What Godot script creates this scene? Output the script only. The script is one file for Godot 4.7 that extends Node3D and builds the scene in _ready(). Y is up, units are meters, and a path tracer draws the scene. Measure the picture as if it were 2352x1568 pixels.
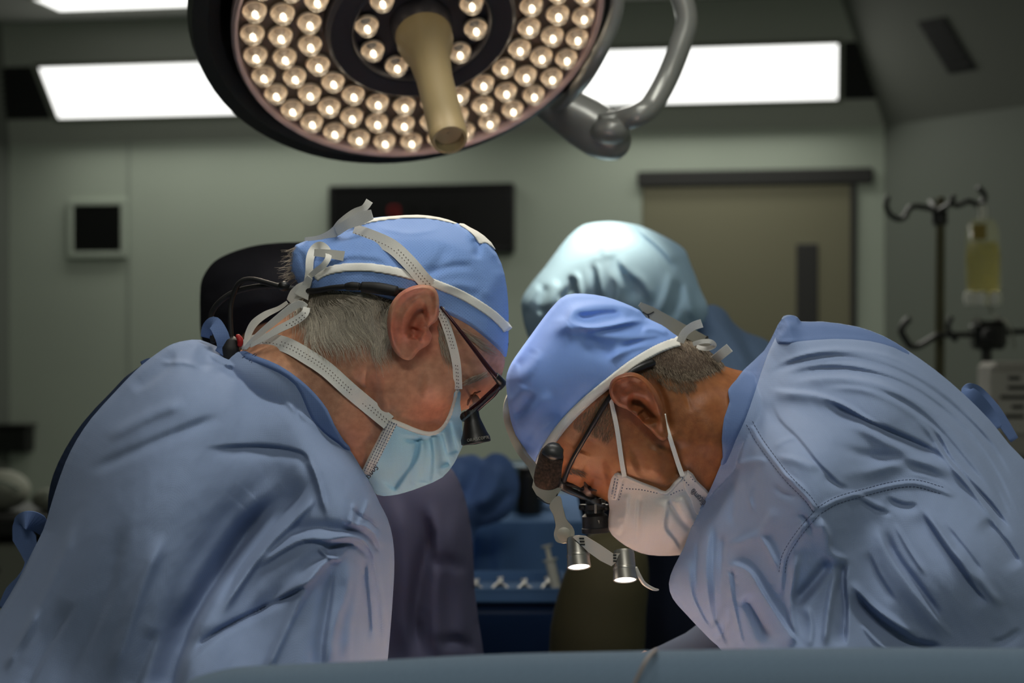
extends Node3D
# Operating theatre: two surgeons bent over a table under a surgical lamp.

const F := 3900.0            # focal length in pixels of the 2352 x 1568 frame
const EYE := Vector3(0, 1.35, 0)
const YAW := 0.175           # the back wall is not quite square to the lens
const WALL := 8.5
var M := {}
var taken := {}
var rng := RandomNumberGenerator.new()

# ---------------------------------------------------------------- places
func at(px: float, py: float, d: float) -> Vector3:
	return EYE + Vector3((px - 1176.0) / F * d, -(py - 784.0) / F * d, -d)

func pix(p: Vector3) -> Vector3:          # where a point of the place shows, and its depth
	var d := EYE.z - p.z
	return Vector3(1176.0 + (p.x - EYE.x) / d * F, 784.0 - (p.y - EYE.y) / d * F, d)

func wall_at(px: float, py: float, off := 0.0) -> Vector2:   # (along the back wall, height) of what shows at a pixel
	var t := Vector3(cos(YAW), 0, sin(YAW))
	var n := Vector3(-sin(YAW), 0, cos(YAW))
	var dir := at(px, py, 1.0) - EYE
	var o := Vector3(0, 0, -WALL) + n * off
	var k := (o - EYE).dot(n) / dir.dot(n)
	var p := EYE + dir * k
	return Vector2((p - o).dot(t), p.y)

func room(u: float, y: float, off := 0.0) -> Vector3:
	return Vector3(0, 0, -WALL) + Vector3(cos(YAW), 0, sin(YAW)) * u + Vector3(0, y, 0) + Vector3(-sin(YAW), 0, cos(YAW)) * off

# ---------------------------------------------------------------- nodes
func numbered(n: String) -> String:
	if not taken.has(n):
		taken[n] = 0
		return n
	taken[n] += 1
	return "%s_%03d" % [n, taken[n]]

func thing(called: String, label: String, category: String, where := Vector3.ZERO, group := "") -> Node3D:
	var o := Node3D.new()
	o.name = numbered(called)
	add_child(o)
	o.position = where
	tag(o, label, category, group)
	return o

func tag(o: Node3D, label: String, category := "", group := "") -> Node3D:
	o.set_meta("label", label)
	if category:
		o.set_meta("category", category)
	if group:
		o.set_meta("group", group)
	return o

func spot_of(n: Node3D) -> Vector3:
	var p := Vector3.ZERO
	var k: Node = n
	while k != self and k != null:
		p += (k as Node3D).position
		k = k.get_parent()
	return p

func put(called: String, g: Geo, m: Material, parent: Node3D = null, stuff := false) -> MeshInstance3D:
	var o := MeshInstance3D.new()
	if parent == null:
		o.name = numbered(called)
		add_child(o)
	else:
		o.name = called
		parent.add_child(o, true)
	o.mesh = g.mesh(spot_of(parent) if parent != null else Vector3.ZERO)
	o.material_override = m
	if stuff:
		o.set_meta("kind", "stuff")
	return o

func struct(called: String, g: Geo, m: Material, label := "") -> MeshInstance3D:
	var o := put(called, g, m)
	o.set_meta("kind", "structure")
	o.set_meta("label", label)
	o.set_meta("category", called.split("_")[0])
	return o

# ---------------------------------------------------------------- geometry
class Geo:
	var v := PackedVector3Array()
	var i := PackedInt32Array()
	var c := PackedColorArray()
	var flat := false

	func tri(a: int, b: int, d: int) -> void:
		i.append(a); i.append(b); i.append(d)

	func quad(a: int, b: int, d: int, e: int) -> void:
		i.append(a); i.append(b); i.append(d)
		i.append(a); i.append(d); i.append(e)

	func mesh(origin: Vector3) -> ArrayMesh:
		var pos := v
		var idx := i
		var col := c
		if flat:
			pos = PackedVector3Array()
			idx = PackedInt32Array()
			for k in i.size():
				pos.append(v[i[k]])
				idx.append(k)
			col = PackedColorArray()
		var nor := PackedVector3Array()
		nor.resize(pos.size())
		for k in range(0, idx.size(), 3):
			var a := idx[k]
			var b := idx[k + 1]
			var d := idx[k + 2]
			var n := (pos[d] - pos[a]).cross(pos[b] - pos[a])
			nor[a] += n
			nor[b] += n
			nor[d] += n
		for k in pos.size():
			nor[k] = nor[k].normalized()
			pos[k] -= origin
		var arr := []
		arr.resize(Mesh.ARRAY_MAX)
		arr[Mesh.ARRAY_VERTEX] = pos
		arr[Mesh.ARRAY_NORMAL] = nor
		arr[Mesh.ARRAY_INDEX] = idx
		if col.size() == pos.size() and col.size() > 0:
			arr[Mesh.ARRAY_COLOR] = col
		var m := ArrayMesh.new()
		m.add_surface_from_arrays(Mesh.PRIMITIVE_TRIANGLES, arr)
		return m

func frame_of(dir: Vector3, up := Vector3.UP) -> Basis:     # y along dir
	var y := dir.normalized()
	var x := up.cross(y)
	if x.length() < 0.05:
		x = Vector3.RIGHT.cross(y)
	x = x.normalized()
	return Basis(x, y, x.cross(y).normalized())

# a box with chamfered edges: size along the basis
func box(g: Geo, where: Vector3, size: Vector3, b := Basis.IDENTITY, bevel := 0.0) -> Geo:
	var h := size * 0.5
	var bv := minf(bevel, minf(h.x, minf(h.y, h.z)) * 0.6)
	g.flat = true
	var p := func(x: float, y: float, z: float) -> int:
		g.v.append(where + b * Vector3(x, y, z))
		return g.v.size() - 1
	var f := func(a: Vector3, bb: Vector3, cc: Vector3, d: Vector3) -> void:
		var k := g.v.size()
		for q in [a, bb, cc, d]:
			g.v.append(where + b * q)
		var n := (bb - a).cross(cc - a)
		if n.dot(a + cc) < 0:
			g.quad(k, k + 1, k + 2, k + 3)
		else:
			g.quad(k, k + 3, k + 2, k + 1)
	for ax in 3:
		var u := (ax + 1) % 3
		var w := (ax + 2) % 3
		for s in [-1.0, 1.0]:
			var q := []
			for k in [[-1, -1], [1, -1], [1, 1], [-1, 1]]:
				var e := Vector3.ZERO
				e[ax] = s * h[ax]
				e[u] = k[0] * (h[u] - bv)
				e[w] = k[1] * (h[w] - bv)
				q.append(e)
			f.call(q[0], q[1], q[2], q[3])
	if bv > 0:
		for ax in 3:
			var u := (ax + 1) % 3
			var w := (ax + 2) % 3
			for su in [-1.0, 1.0]:
				for sw in [-1.0, 1.0]:
					var q := []
					for k in [[-1, 0], [1, 0], [1, 1], [-1, 1]]:
						var e := Vector3.ZERO
						e[ax] = k[0] * (h[ax] - bv)
						e[u] = su * (h[u] - (bv if k[1] == 1 else 0.0))
						e[w] = sw * (h[w] - (0.0 if k[1] == 1 else bv))
						q.append(e)
					f.call(q[0], q[1], q[2], q[3])
		for sx in [-1.0, 1.0]:
			for sy in [-1.0, 1.0]:
				for sz in [-1.0, 1.0]:
					var k := g.v.size()
					var s := Vector3(sx, sy, sz)
					for ax in 3:
						var e := s * (h - Vector3(bv, bv, bv))
						e[ax] = s[ax] * h[ax]
						g.v.append(where + b * e)
					if sx * sy * sz < 0:
						g.tri(k, k + 1, k + 2)
					else:
						g.tri(k, k + 2, k + 1)
	return g

# a prism: outline in the plane (x, y of basis), from z 0 to depth
func prism(g: Geo, where: Vector3, b: Basis, poly: PackedVector2Array, depth: float) -> Geo:
	g.flat = true
	var p := poly
	var area := 0.0
	for q in p.size():
		area += p[q].cross(p[(q + 1) % p.size()])
	if area < 0:
		p = poly.duplicate()
		p.reverse()
	var t := Geometry2D.triangulate_polygon(p)
	var k := g.v.size()
	var n := p.size()
	for q in p:
		g.v.append(where + b * Vector3(q.x, q.y, 0))
	for q in p:
		g.v.append(where + b * Vector3(q.x, q.y, depth))
	for m in range(0, t.size(), 3):
		var a := p[t[m]]
		var turn := (p[t[m + 1]] - a).cross(p[t[m + 2]] - a) > 0
		var o := [t[m], t[m + 1], t[m + 2]] if turn else [t[m], t[m + 2], t[m + 1]]
		g.tri(k + o[0], k + o[1], k + o[2])
		g.tri(k + n + o[0], k + n + o[2], k + n + o[1])
	for m in n:
		var e := (m + 1) % n
		g.quad(k + m, k + n + m, k + n + e, k + e)
	return g

# a tube along points with radii, round caps
func tube(g: Geo, pts: PackedVector3Array, radii, sides := 10, squash := 1.0, up := Vector3.UP) -> Geo:
	var n := pts.size()
	var k0 := g.v.size()
	var x := Vector3.ZERO
	for q in n:
		var dir := (pts[mini(q + 1, n - 1)] - pts[maxi(q - 1, 0)]).normalized()
		if q == 0:
			x = frame_of(dir, up).x
		x = (x - dir * x.dot(dir)).normalized()
		var z := x.cross(dir).normalized()
		var r: float = radii[q] if radii is Array or radii is PackedFloat32Array else radii
		for s in sides:
			var a := TAU * s / sides
			g.v.append(pts[q] + x * cos(a) * r + z * sin(a) * r * squash)
	for q in n - 1:
		for s in sides:
			var s2 := (s + 1) % sides
			g.quad(k0 + q * sides + s, k0 + q * sides + s2, k0 + (q + 1) * sides + s2, k0 + (q + 1) * sides + s)
	for e in [0, n - 1]:
		var r: float = radii[e] if radii is Array or radii is PackedFloat32Array else radii
		var dir := (pts[e] - pts[1 if e == 0 else n - 2]).normalized()
		var tip := g.v.size()
		g.v.append(pts[e] + dir * r * 0.6)
		var base: int = k0 + e * sides
		for s in sides:
			var s2 := (s + 1) % sides
			if e == 0:
				g.tri(tip, base + s2, base + s)
			else:
				g.tri(tip, base + s, base + s2)
	return g

# turned round the y axis of basis b: profile of (radius, height); sharp corners are split
func lathe(g: Geo, where: Vector3, b: Basis, prof: Array, segs := 24, split := 0.6) -> Geo:
	var rows := []
	for k in prof.size():
		var p: Vector2 = prof[k]
		rows.append(p)
		if k > 0 and k < prof.size() - 1:
			var d1: Vector2 = (p - prof[k - 1]).normalized()
			var d2: Vector2 = (prof[k + 1] - p).normalized()
			if absf(d1.angle_to(d2)) > split:
				rows.append(null)
				rows.append(p)
	var prev := -1
	for p in rows:
		if p == null:
			prev = -1
			continue
		var k := g.v.size()
		for s in segs:
			var a := TAU * s / segs
			g.v.append(where + b * Vector3(cos(a) * p.x, p.y, sin(a) * p.x))
		if prev >= 0:
			for s in segs:
				var s2 := (s + 1) % segs
				g.quad(prev + s, prev + s2, k + s2, k + s)
		prev = k
	return g

# a flat strip along points; across = width direction at each point, with thickness
func ribbon(g: Geo, pts: PackedVector3Array, across: PackedVector3Array, width, thick := 0.0006) -> Geo:
	var n := pts.size()
	var k0 := g.v.size()
	for q in n:
		var dir := (pts[mini(q + 1, n - 1)] - pts[maxi(q - 1, 0)]).normalized()
		var w := across[q]
		w = (w - dir * w.dot(dir)).normalized()
		var u := dir.cross(w).normalized() * thick * 0.5
		var r: float = (width[q] if width is Array or width is PackedFloat32Array else width) * 0.5
		for e in [-w * r + u, w * r + u, w * r + u, w * r - u, w * r - u, -w * r - u, -w * r - u, -w * r + u]:
			g.v.append(pts[q] + e)
	for q in n - 1:
		for s in [0, 2, 4, 6]:
			var a: int = k0 + q * 8 + s
			g.quad(a, a + 1, a + 9, a + 8)
	g.quad(k0 + 1, k0, k0 + 5, k0 + 4)
	var e0 := k0 + (n - 1) * 8
	g.quad(e0, e0 + 1, e0 + 4, e0 + 5)
	return g

func ball(g: Geo, where: Vector3, r: Vector3, b := Basis.IDENTITY, segs := 16) -> Geo:
	var prof := []
	var k := int(segs / 2.0)
	for q in k + 1:
		var a := PI * q / k - PI / 2
		prof.append(Vector2(maxf(cos(a), 0.001), sin(a)))
	return lathe(g, where, b * Basis.from_scale(r), prof, segs, 9.0)

func smooth3(pts: Array, steps := 4) -> PackedVector3Array:
	var out := PackedVector3Array()
	var n := pts.size()
	for k in n - 1:
		var a: Vector3 = pts[maxi(k - 1, 0)]
		var b: Vector3 = pts[k]
		var c: Vector3 = pts[k + 1]
		var d: Vector3 = pts[mini(k + 2, n - 1)]
		for s in steps:
			out.append(b.cubic_interpolate(c, a, d, float(s) / steps))
	out.append(pts[n - 1])
	return out

func smooth2(flat: Array, steps := 3, closed := false) -> PackedVector2Array:
	var p := PackedVector2Array()
	for k in range(0, flat.size(), 2):
		p.append(Vector2(flat[k], flat[k + 1]))
	if steps <= 1:
		return p
	var out := PackedVector2Array()
	var n := p.size()
	for k in (n if closed else n - 1):
		var a: Vector2 = p[(k - 1 + n) % n] if closed else p[maxi(k - 1, 0)]
		var b: Vector2 = p[k]
		var c: Vector2 = p[(k + 1) % n]
		var d: Vector2 = p[(k + 2) % n] if closed else p[mini(k + 2, n - 1)]
		# centripetal-ish: keep the tangents short where neighbours are close
		var l := b.distance_to(c)
		var m1 := (c - a) / maxf(c.distance_to(a), 1.0) * l
		var m2 := (d - b) / maxf(d.distance_to(b), 1.0) * l
		for s in steps:
			var t := float(s) / steps
			var t2 := t * t
			var t3 := t2 * t
			out.append(b * (2 * t3 - 3 * t2 + 1) + m1 * (t3 - 2 * t2 + t) + c * (-2 * t3 + 3 * t2) + m2 * (t3 - t2))
	if not closed:
		out.append(p[n - 1])
	return out

# ---------------------------------------------------------------- sculpting sheet
# A grid over a body's side view; every knot has a half-thickness to either side of the body's mid-plane. Outlines cut solids out of it.
class Sheet:
	var x0: float
	var y0: float
	var st: float
	var nx: int
	var ny: int
	var mid := PackedFloat32Array()      # depth of the mid-plane
	var h := PackedFloat32Array()        # half-thickness towards the near side
	var back := PackedFloat32Array()     # towards the far side
	var fi := PackedInt32Array()
	var bi := PackedInt32Array()

	func _init(xa: float, ya: float, xb: float, yb: float, s: float) -> void:
		x0 = xa; y0 = ya; st = s
		nx = int((xb - xa) / s) + 2
		ny = int((yb - ya) / s) + 2
		mid.resize(nx * ny)
		h.resize(nx * ny)
		back.resize(nx * ny)

	func field(ctrl: Array, soft := 40.0) -> PackedFloat32Array:    # [x, y, value, ...] spread smoothly
		var a := PackedFloat32Array()
		a.resize(nx * ny)
		var n := int(ctrl.size() / 3.0)
		for j in ny:
			var y := y0 + j * st
			for k in nx:
				var x := x0 + k * st
				var ws := 0.0
				var vs := 0.0
				for q in n:
					var dx: float = ctrl[q * 3] - x
					var dy: float = ctrl[q * 3 + 1] - y
					var w := dx * dx + dy * dy + soft * soft
					w = 1.0 / (w * w)
					ws += w
					vs += w * ctrl[q * 3 + 2]
				a[j * nx + k] = vs / ws
		return a

	func dist(poly: PackedVector2Array, reach: float) -> PackedFloat32Array:   # signed distance to an outline, clamped
		var a := PackedFloat32Array()
		a.resize(nx * ny)
		a.fill(reach * reach)
		var n := poly.size()
		for k in n:
			var p := poly[k]
			var q := poly[(k + 1) % n]
			var d := q - p
			var l := d.length_squared()
			if l < 0.0001:
				continue
			var ja := maxi(0, int((minf(p.y, q.y) - reach - y0) / st))
			var jb := mini(ny - 1, int((maxf(p.y, q.y) + reach - y0) / st) + 1)
			var ka := maxi(0, int((minf(p.x, q.x) - reach - x0) / st))
			var kb := mini(nx - 1, int((maxf(p.x, q.x) + reach - x0) / st) + 1)
			for j in range(ja, jb + 1):
				var ey := y0 + j * st - p.y
				var row := j * nx
				for m in range(ka, kb + 1):
					var ex := x0 + m * st - p.x
					var t := (ex * d.x + ey * d.y) / l
					t = 0.0 if t < 0.0 else (1.0 if t > 1.0 else t)
					var fx := ex - d.x * t
					var fy := ey - d.y * t
					var s := fx * fx + fy * fy
					if s < a[row + m]:
						a[row + m] = s
		for j in ny:
			var y := y0 + j * st
			var xs := PackedFloat32Array()
			for k in n:
				var p := poly[k]
				var q := poly[(k + 1) % n]
				if (p.y <= y) != (q.y <= y):
					xs.append(p.x + (y - p.y) / (q.y - p.y) * (q.x - p.x))
			xs.sort()
			var at := 0
			for k in nx:
				var x := x0 + k * st
				while at < xs.size() and xs[at] < x:
					at += 1
				var s := sqrt(a[j * nx + k])
				a[j * nx + k] = s if at % 2 == 1 else -s
		return a

	func blur(a: PackedFloat32Array, r: int, passes := 2) -> PackedFloat32Array:
		for q in passes:
			for axis in 2:
				var o := PackedFloat32Array()
				o.resize(a.size())
				var len1 := nx if axis == 0 else ny
				var len2 := ny if axis == 0 else nx
				var s1 := 1 if axis == 0 else nx
				var s2 := nx if axis == 0 else 1
				for j in len2:
					var base := j * s2
					var sum := 0.0
					for k in range(-r, r + 1):
						sum += a[base + clampi(k, 0, len1 - 1) * s1]
					for k in len1:
						o[base + k * s1] = sum / (2 * r + 1)
						sum += a[base + mini(k + r + 1, len1 - 1) * s1] - a[base + maxi(k - r, 0) * s1]
				a = o
		return a

	# puff an outline up: half-thickness t, rounded off over reach towards the outline
	func inflate(d: PackedFloat32Array, t: PackedFloat32Array, reach: float, soft: int) -> PackedFloat32Array:
		var a := PackedFloat32Array()
		a.resize(nx * ny)
		for k in nx * ny:
			var e := clampf(d[k] / reach, 0.0, 1.0)
			a[k] = t[k] * sqrt(1.0 - (1.0 - e) * (1.0 - e))
		var b := blur(a, soft, 2)
		for k in nx * ny:
			var e := clampf(d[k] / (soft * st * 1.6), 0.0, 1.0)
			var r := sqrt(1.0 - (1.0 - e) * (1.0 - e))
			a[k] = lerpf(minf(a[k], b[k]), b[k], e) * r if d[k] > 0 else 0.0
		return a

	# a fold: ridge (or valley) along a path. cliff > 0 makes its left side steep and lets the right side run out
	func stroke(a: PackedFloat32Array, path: PackedVector2Array, w: float, amp: float, cliff := 0.0, taper := 0.25) -> void:
		var n := path.size()
		var reach := maxf(w * 2.4, cliff * 2.6)
		var lo := path[0]
		var hi := path[0]
		var lens := PackedFloat32Array([0.0])
		for k in range(1, n):
			lo = lo.min(path[k])
			hi = hi.max(path[k])
			lens.append(lens[k - 1] + path[k].distance_to(path[k - 1]))
		var total := maxf(lens[n - 1], 1.0)
		for j in range(maxi(0, int((lo.y - reach - y0) / st)), mini(ny - 1, int((hi.y + reach - y0) / st) + 1) + 1):
			var y := y0 + j * st
			for m in range(maxi(0, int((lo.x - reach - x0) / st)), mini(nx - 1, int((hi.x + reach - x0) / st) + 1) + 1):
				var x := x0 + m * st
				var best := reach * reach
				var along := 0.0
				var side := 1.0
				for k in n - 1:
					var p := path[k]
					var dx := path[k + 1].x - p.x
					var dy := path[k + 1].y - p.y
					var ex := x - p.x
					var ey := y - p.y
					var l := dx * dx + dy * dy
					var t := clampf((ex * dx + ey * dy) / maxf(l, 0.01), 0.0, 1.0)
					var fx := ex - dx * t
					var fy := ey - dy * t
					var s := fx * fx + fy * fy
					if s < best:
						best = s
						along = (lens[k] + t * sqrt(l)) / total
						side = dx * ey - dy * ex
				if best >= reach * reach:
					continue
				var s := sqrt(best)
				var e := 1.0
				if taper > 0.0:
					e = clampf(minf(along, 1.0 - along) / taper, 0.0, 1.0)
					e = e * e * (3.0 - 2.0 * e)
					if taper < 0.02:
						e = 1.0
				var wide := cliff if cliff > 0.0 and side > 0.0 else w
				a[j * nx + m] += amp * e * exp(-(s / wide) * (s / wide))

	# a dome over a tapered bar from (ax, ay) to (bx, by)
	func bar(a: PackedFloat32Array, ax: float, ay: float, bx: float, by: float, ra: float, rb: float, amp: float) -> void:
		for j in ny:
			for m in nx:
				var ex := x0 + m * st - ax
				var ey := y0 + j * st - ay
				var dx := bx - ax
				var dy := by - ay
				var t := clampf((ex * dx + ey * dy) / (dx * dx + dy * dy), 0.0, 1.0)
				var s := Vector2(ex - dx * t, ey - dy * t).length() / lerpf(ra, rb, t)
				if s < 1.0:
					var e := 1.0 - s * s
					a[j * nx + m] += amp * e * e

	func get_at(a: PackedFloat32Array, x: float, y: float) -> float:
		var fx := clampf((x - x0) / st, 0.0, nx - 1.001)
		var fy := clampf((y - y0) / st, 0.0, ny - 1.001)
		var k := int(fx)
		var j := int(fy)
		fx -= k
		fy -= j
		var q := j * nx + k
		return lerpf(lerpf(a[q], a[q + 1], fx), lerpf(a[q + nx], a[q + nx + 1], fx), fy)

	func near(x: float, y: float) -> float:
		return get_at(mid, x, y) - get_at(h, x, y)

	# the solid inside an outline (d > 0); lift is added on both sides, eased in over ease px from the outline
	func solid(g: Geo, d: PackedFloat32Array, scene, lift := 0.0, ease := 0.0, extra: PackedFloat32Array = PackedFloat32Array(), colour = null) -> void:
		var n := nx * ny
		fi.resize(n * 3)
		fi.fill(-1)
		bi.resize(n * 3)
		bi.fill(-1)
		var more := extra.size() == n
		var tint := colour != null
		var add := func(slot: int, x: float, y: float, q: int, q2: int, t: float) -> void:
			var hh := lerpf(h[q], h[q2], t)
			var bb := lerpf(back[q], back[q2], t)
			var mm := lerpf(mid[q], mid[q2], t)
			var dd := lerpf(d[q], d[q2], t)
			var up := lift * (smoothstep(0.0, ease, dd) if ease > 0.0 else 1.0)
			if more:
				up += lerpf(extra[q], extra[q2], t)
			if hh + bb + 2 * up < 0.0006:
				fi[slot] = g.v.size()
				bi[slot] = g.v.size()
				g.v.append(scene.at(x, y, mm))
				if tint:
					g.c.append(colour.call(x, y))
				return
			fi[slot] = g.v.size()
			g.v.append(scene.at(x, y, mm - hh - up))
			bi[slot] = g.v.size()
			g.v.append(scene.at(x, y, mm + bb + (up if not more else lift)))
			if tint:
				var c: Color = colour.call(x, y)
				g.c.append(c)
				g.c.append(c)
		for j in ny - 1:
			for k in nx - 1:
				var q := [j * nx + k, j * nx + k + 1, (j + 1) * nx + k + 1, (j + 1) * nx + k]
				var inside := int(d[q[0]] > 0) + int(d[q[1]] > 0) + int(d[q[2]] > 0) + int(d[q[3]] > 0)
				if inside == 0:
					continue
				var loop := []
				for e in 4:
					var a: int = q[e]
					var b: int = q[(e + 1) % 4]
					if d[a] > 0:
						if fi[a] < 0:
							add.call(a, x0 + (a % nx) * st, y0 + int(a / float(nx)) * st, a, a, 0.0)
						loop.append(a)
					if (d[a] > 0) != (d[b] > 0):
						var lo := mini(a, b)
						var hi := maxi(a, b)
						var slot := n + lo if hi == lo + 1 else 2 * n + lo
						if fi[slot] < 0:
							var t := d[lo] / (d[lo] - d[hi])
							var xa := x0 + (lo % nx) * st
							var ya := y0 + int(lo / float(nx)) * st
							add.call(slot, xa + (st * t if hi == lo + 1 else 0.0), ya + (0.0 if hi == lo + 1 else st * t), lo, hi, t)
						loop.append(slot)
				for e in range(1, loop.size() - 1):
					g.tri(fi[loop[0]], fi[loop[e]], fi[loop[e + 1]])
					g.tri(bi[loop[0]], bi[loop[e + 1]], bi[loop[e]])
				for e in loop.size():
					var a: int = loop[e]
					var b: int = loop[(e + 1) % loop.size()]
					if a >= n and b >= n and fi[a] != bi[a]:
						var w := g.v.size()
						for z in [fi[b], fi[a], bi[a], bi[b]]:
							g.v.append(g.v[z])
							if tint:
								g.c.append(g.c[z])
						g.quad(w, w + 1, w + 2, w + 3)

func band(path: PackedVector2Array, w: float, w2 := -1.0) -> PackedVector2Array:   # the outline of a strip along a path
	var l := PackedVector2Array()
	var r := PackedVector2Array()
	var n := path.size()
	for k in n:
		var d := (path[mini(k + 1, n - 1)] - path[maxi(k - 1, 0)]).normalized()
		var u := Vector2(-d.y, d.x) * 0.5 * (w if w2 < 0 else lerpf(w, w2, float(k) / (n - 1)))
		l.append(path[k] + u)
		r.append(path[k] - u)
	r.reverse()
	l.append_array(r)
	return l

# points of a path laid on a sheet's near side
func laid(s: Sheet, path: PackedVector2Array, lift: float) -> PackedVector3Array:
	var out := PackedVector3Array()
	for p in path:
		out.append(at(p.x, p.y, s.near(p.x, p.y) - lift))
	return out

func dashes(g: Geo, s: Sheet, path: PackedVector2Array, lift: float, w: float, on: float, off: float) -> void:
	var c := Curve2D.new()
	for p in path:
		c.add_point(p)
	var l := c.get_baked_length()
	var q := 0.0
	while q < l:
		var a := c.sample_baked(q)
		var b := c.sample_baked(minf(q + on, l))
		var da := s.near(a.x, a.y) - lift
		var db := s.near(b.x, b.y) - lift
		var n := Vector2(-(b - a).y, (b - a).x).normalized() * w * 0.5
		var k := g.v.size()
		g.v.append(at(a.x - n.x, a.y - n.y, da))
		g.v.append(at(b.x - n.x, b.y - n.y, db))
		g.v.append(at(b.x + n.x, b.y + n.y, db))
		g.v.append(at(a.x + n.x, a.y + n.y, da))
		g.quad(k, k + 1, k + 2, k + 3)
		q += on + off

# straps in free space: pixel and depth triples, width across the path in the picture plane
func strap(g: Geo, p: Array, width, thick := 0.0005, tilt := 0.0) -> Geo:
	var pts := []
	for k in range(0, p.size(), 3):
		pts.append(at(p[k], p[k + 1], p[k + 2]))
	var c := smooth3(pts, 5)
	var ac := PackedVector3Array()
	var n := c.size()
	var ws := []
	for k in n:
		var d := (c[mini(k + 1, n - 1)] - c[maxi(k - 1, 0)]).normalized()
		var view := Vector3(0, sin(tilt), cos(tilt))
		ac.append(d.cross(view).normalized())
		if width is Array:
			var f: float = float(k) / (n - 1) * (width.size() - 1)
			var a := mini(int(f), width.size() - 2)
			ws.append(lerpf(width[a], width[a + 1], f - a))
		else:
			ws.append(width)
	return ribbon(g, c, ac, ws, thick)

func wire(g: Geo, p: Array, r, sides := 8) -> Geo:    # pixel and depth triples
	var pts := []
	for k in range(0, p.size(), 3):
		pts.append(at(p[k], p[k + 1], p[k + 2]))
	var c := smooth3(pts, 5)
	var rs := []
	for k in c.size():
		if r is Array:
			var f: float = float(k) / (c.size() - 1) * (r.size() - 1)
			var a := mini(int(f), r.size() - 2)
			rs.append(lerpf(r[a], r[a + 1], f - a))
		else:
			rs.append(r)
	return tube(g, c, rs, sides)

# ---------------------------------------------------------------- camera, light, materials
func set_up() -> void:
	var cam := Camera3D.new()
	cam.name = "camera"
	cam.position = EYE
	cam.keep_aspect = Camera3D.KEEP_HEIGHT
	cam.fov = rad_to_deg(2.0 * atan(784.0 / F))
	cam.near = 0.05
	cam.far = 60.0
	var lens := CameraAttributesPhysical.new()
	lens.frustum_focal_length = 12.0 * F / 784.0
	lens.frustum_focus_distance = 1.46
	lens.exposure_aperture = 6.2
	lens.frustum_near = 0.05
	lens.frustum_far = 60.0
	cam.attributes = lens
	add_child(cam)
	cam.make_current()
	var we := WorldEnvironment.new()
	we.name = "environment"
	var e := Environment.new()
	e.background_mode = Environment.BG_COLOR
	e.background_color = Color(0, 0, 0)
	e.tonemap_mode = Environment.TONE_MAPPER_LINEAR
	e.tonemap_exposure = 1.0
	e.sdfgi_enabled = true
	e.ssao_enabled = true
	e.ssil_enabled = true
	we.environment = e
	add_child(we)

func area(called: String, where: Vector3, b: Basis, size: Vector2, energy: float, col: Color) -> void:   # shines along -z of b
	var l := AreaLight3D.new()
	l.name = called
	l.position = where
	l.basis = b
	l.area_size = size
	l.light_energy = energy
	l.light_color = col
	l.area_normalize_energy = true
	l.area_range = 20.0
	l.area_attenuation = 2.0
	l.shadow_enabled = true
	add_child(l, true)

func mat(col: Color, rough := 0.8, metal := 0.0, spec := 0.5) -> StandardMaterial3D:
	var m := StandardMaterial3D.new()
	m.albedo_color = col
	m.roughness = rough
	m.metallic = metal
	m.metallic_specular = spec
	return m

func noise_tex(freq: float, seed_: int, lo: Color, hi: Color, octaves := 4, size := 256) -> NoiseTexture2D:
	var n := FastNoiseLite.new()
	n.noise_type = FastNoiseLite.TYPE_SIMPLEX_SMOOTH
	n.frequency = freq
	n.fractal_octaves = octaves
	n.seed = seed_
	var t := NoiseTexture2D.new()
	t.width = size
	t.height = size
	t.seamless = true
	t.noise = n
	var r := Gradient.new()
	r.set_color(0, lo)
	r.set_color(1, hi)
	t.color_ramp = r
	return t

func grain(m: StandardMaterial3D, tex: Texture2D, scale: float) -> StandardMaterial3D:   # multiplies the colour, triplanar in the thing's own axes
	m.albedo_texture = tex
	m.uv1_triplanar = true
	m.uv1_scale = Vector3(scale, scale, scale)
	return m

func weave_tex(kind: int) -> ImageTexture:
	var n := 64
	var im := Image.create(n, n, false, Image.FORMAT_RGB8)
	for y in n:
		for x in n:
			var v := 0.0
			if kind == 0:      # plain weave, 8 threads a side
				var u := float(x) / 8.0
				var w := float(y) / 8.0
				var over := (int(u) + int(w)) % 2 == 0
				var a := absf(sin(u * PI))
				var b := absf(sin(w * PI))
				v = 0.55 * (a if over else b) + 0.45 * a * b
			elif kind == 1:    # fleece with rows of small oval pits
				var u := fposmod(float(x) / 16.0 + (0.5 if int(y / 8.0) % 2 == 1 else 0.0), 1.0) - 0.5
				var w := fposmod(float(y) / 8.0, 1.0) - 0.5
				v = 1.0 - smoothstep(0.5, 0.1, sqrt(u * u * 5.0 + w * w * 3.0))
			im.set_pixel(x, y, Color(v, v, v))
	return ImageTexture.create_from_image(im)

func cloth(col: Color, relief: Texture2D, scale: float, depth: float, tone: Texture2D, rough := 0.9) -> StandardMaterial3D:
	var m := mat(col, rough, 0.0, 0.25)
	grain(m, tone, scale)
	m.heightmap_enabled = true
	m.heightmap_texture = relief
	m.heightmap_scale = depth
	return m

func pits(lo: Color, hi: Color, tex: ImageTexture) -> ImageTexture:
	var im := tex.get_image()
	var o := Image.create(im.get_width(), im.get_height(), false, Image.FORMAT_RGB8)
	for y in im.get_height():
		for x in im.get_width():
			o.set_pixel(x, y, lo.lerp(hi, im.get_pixel(x, y).r))
	return ImageTexture.create_from_image(o)

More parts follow.
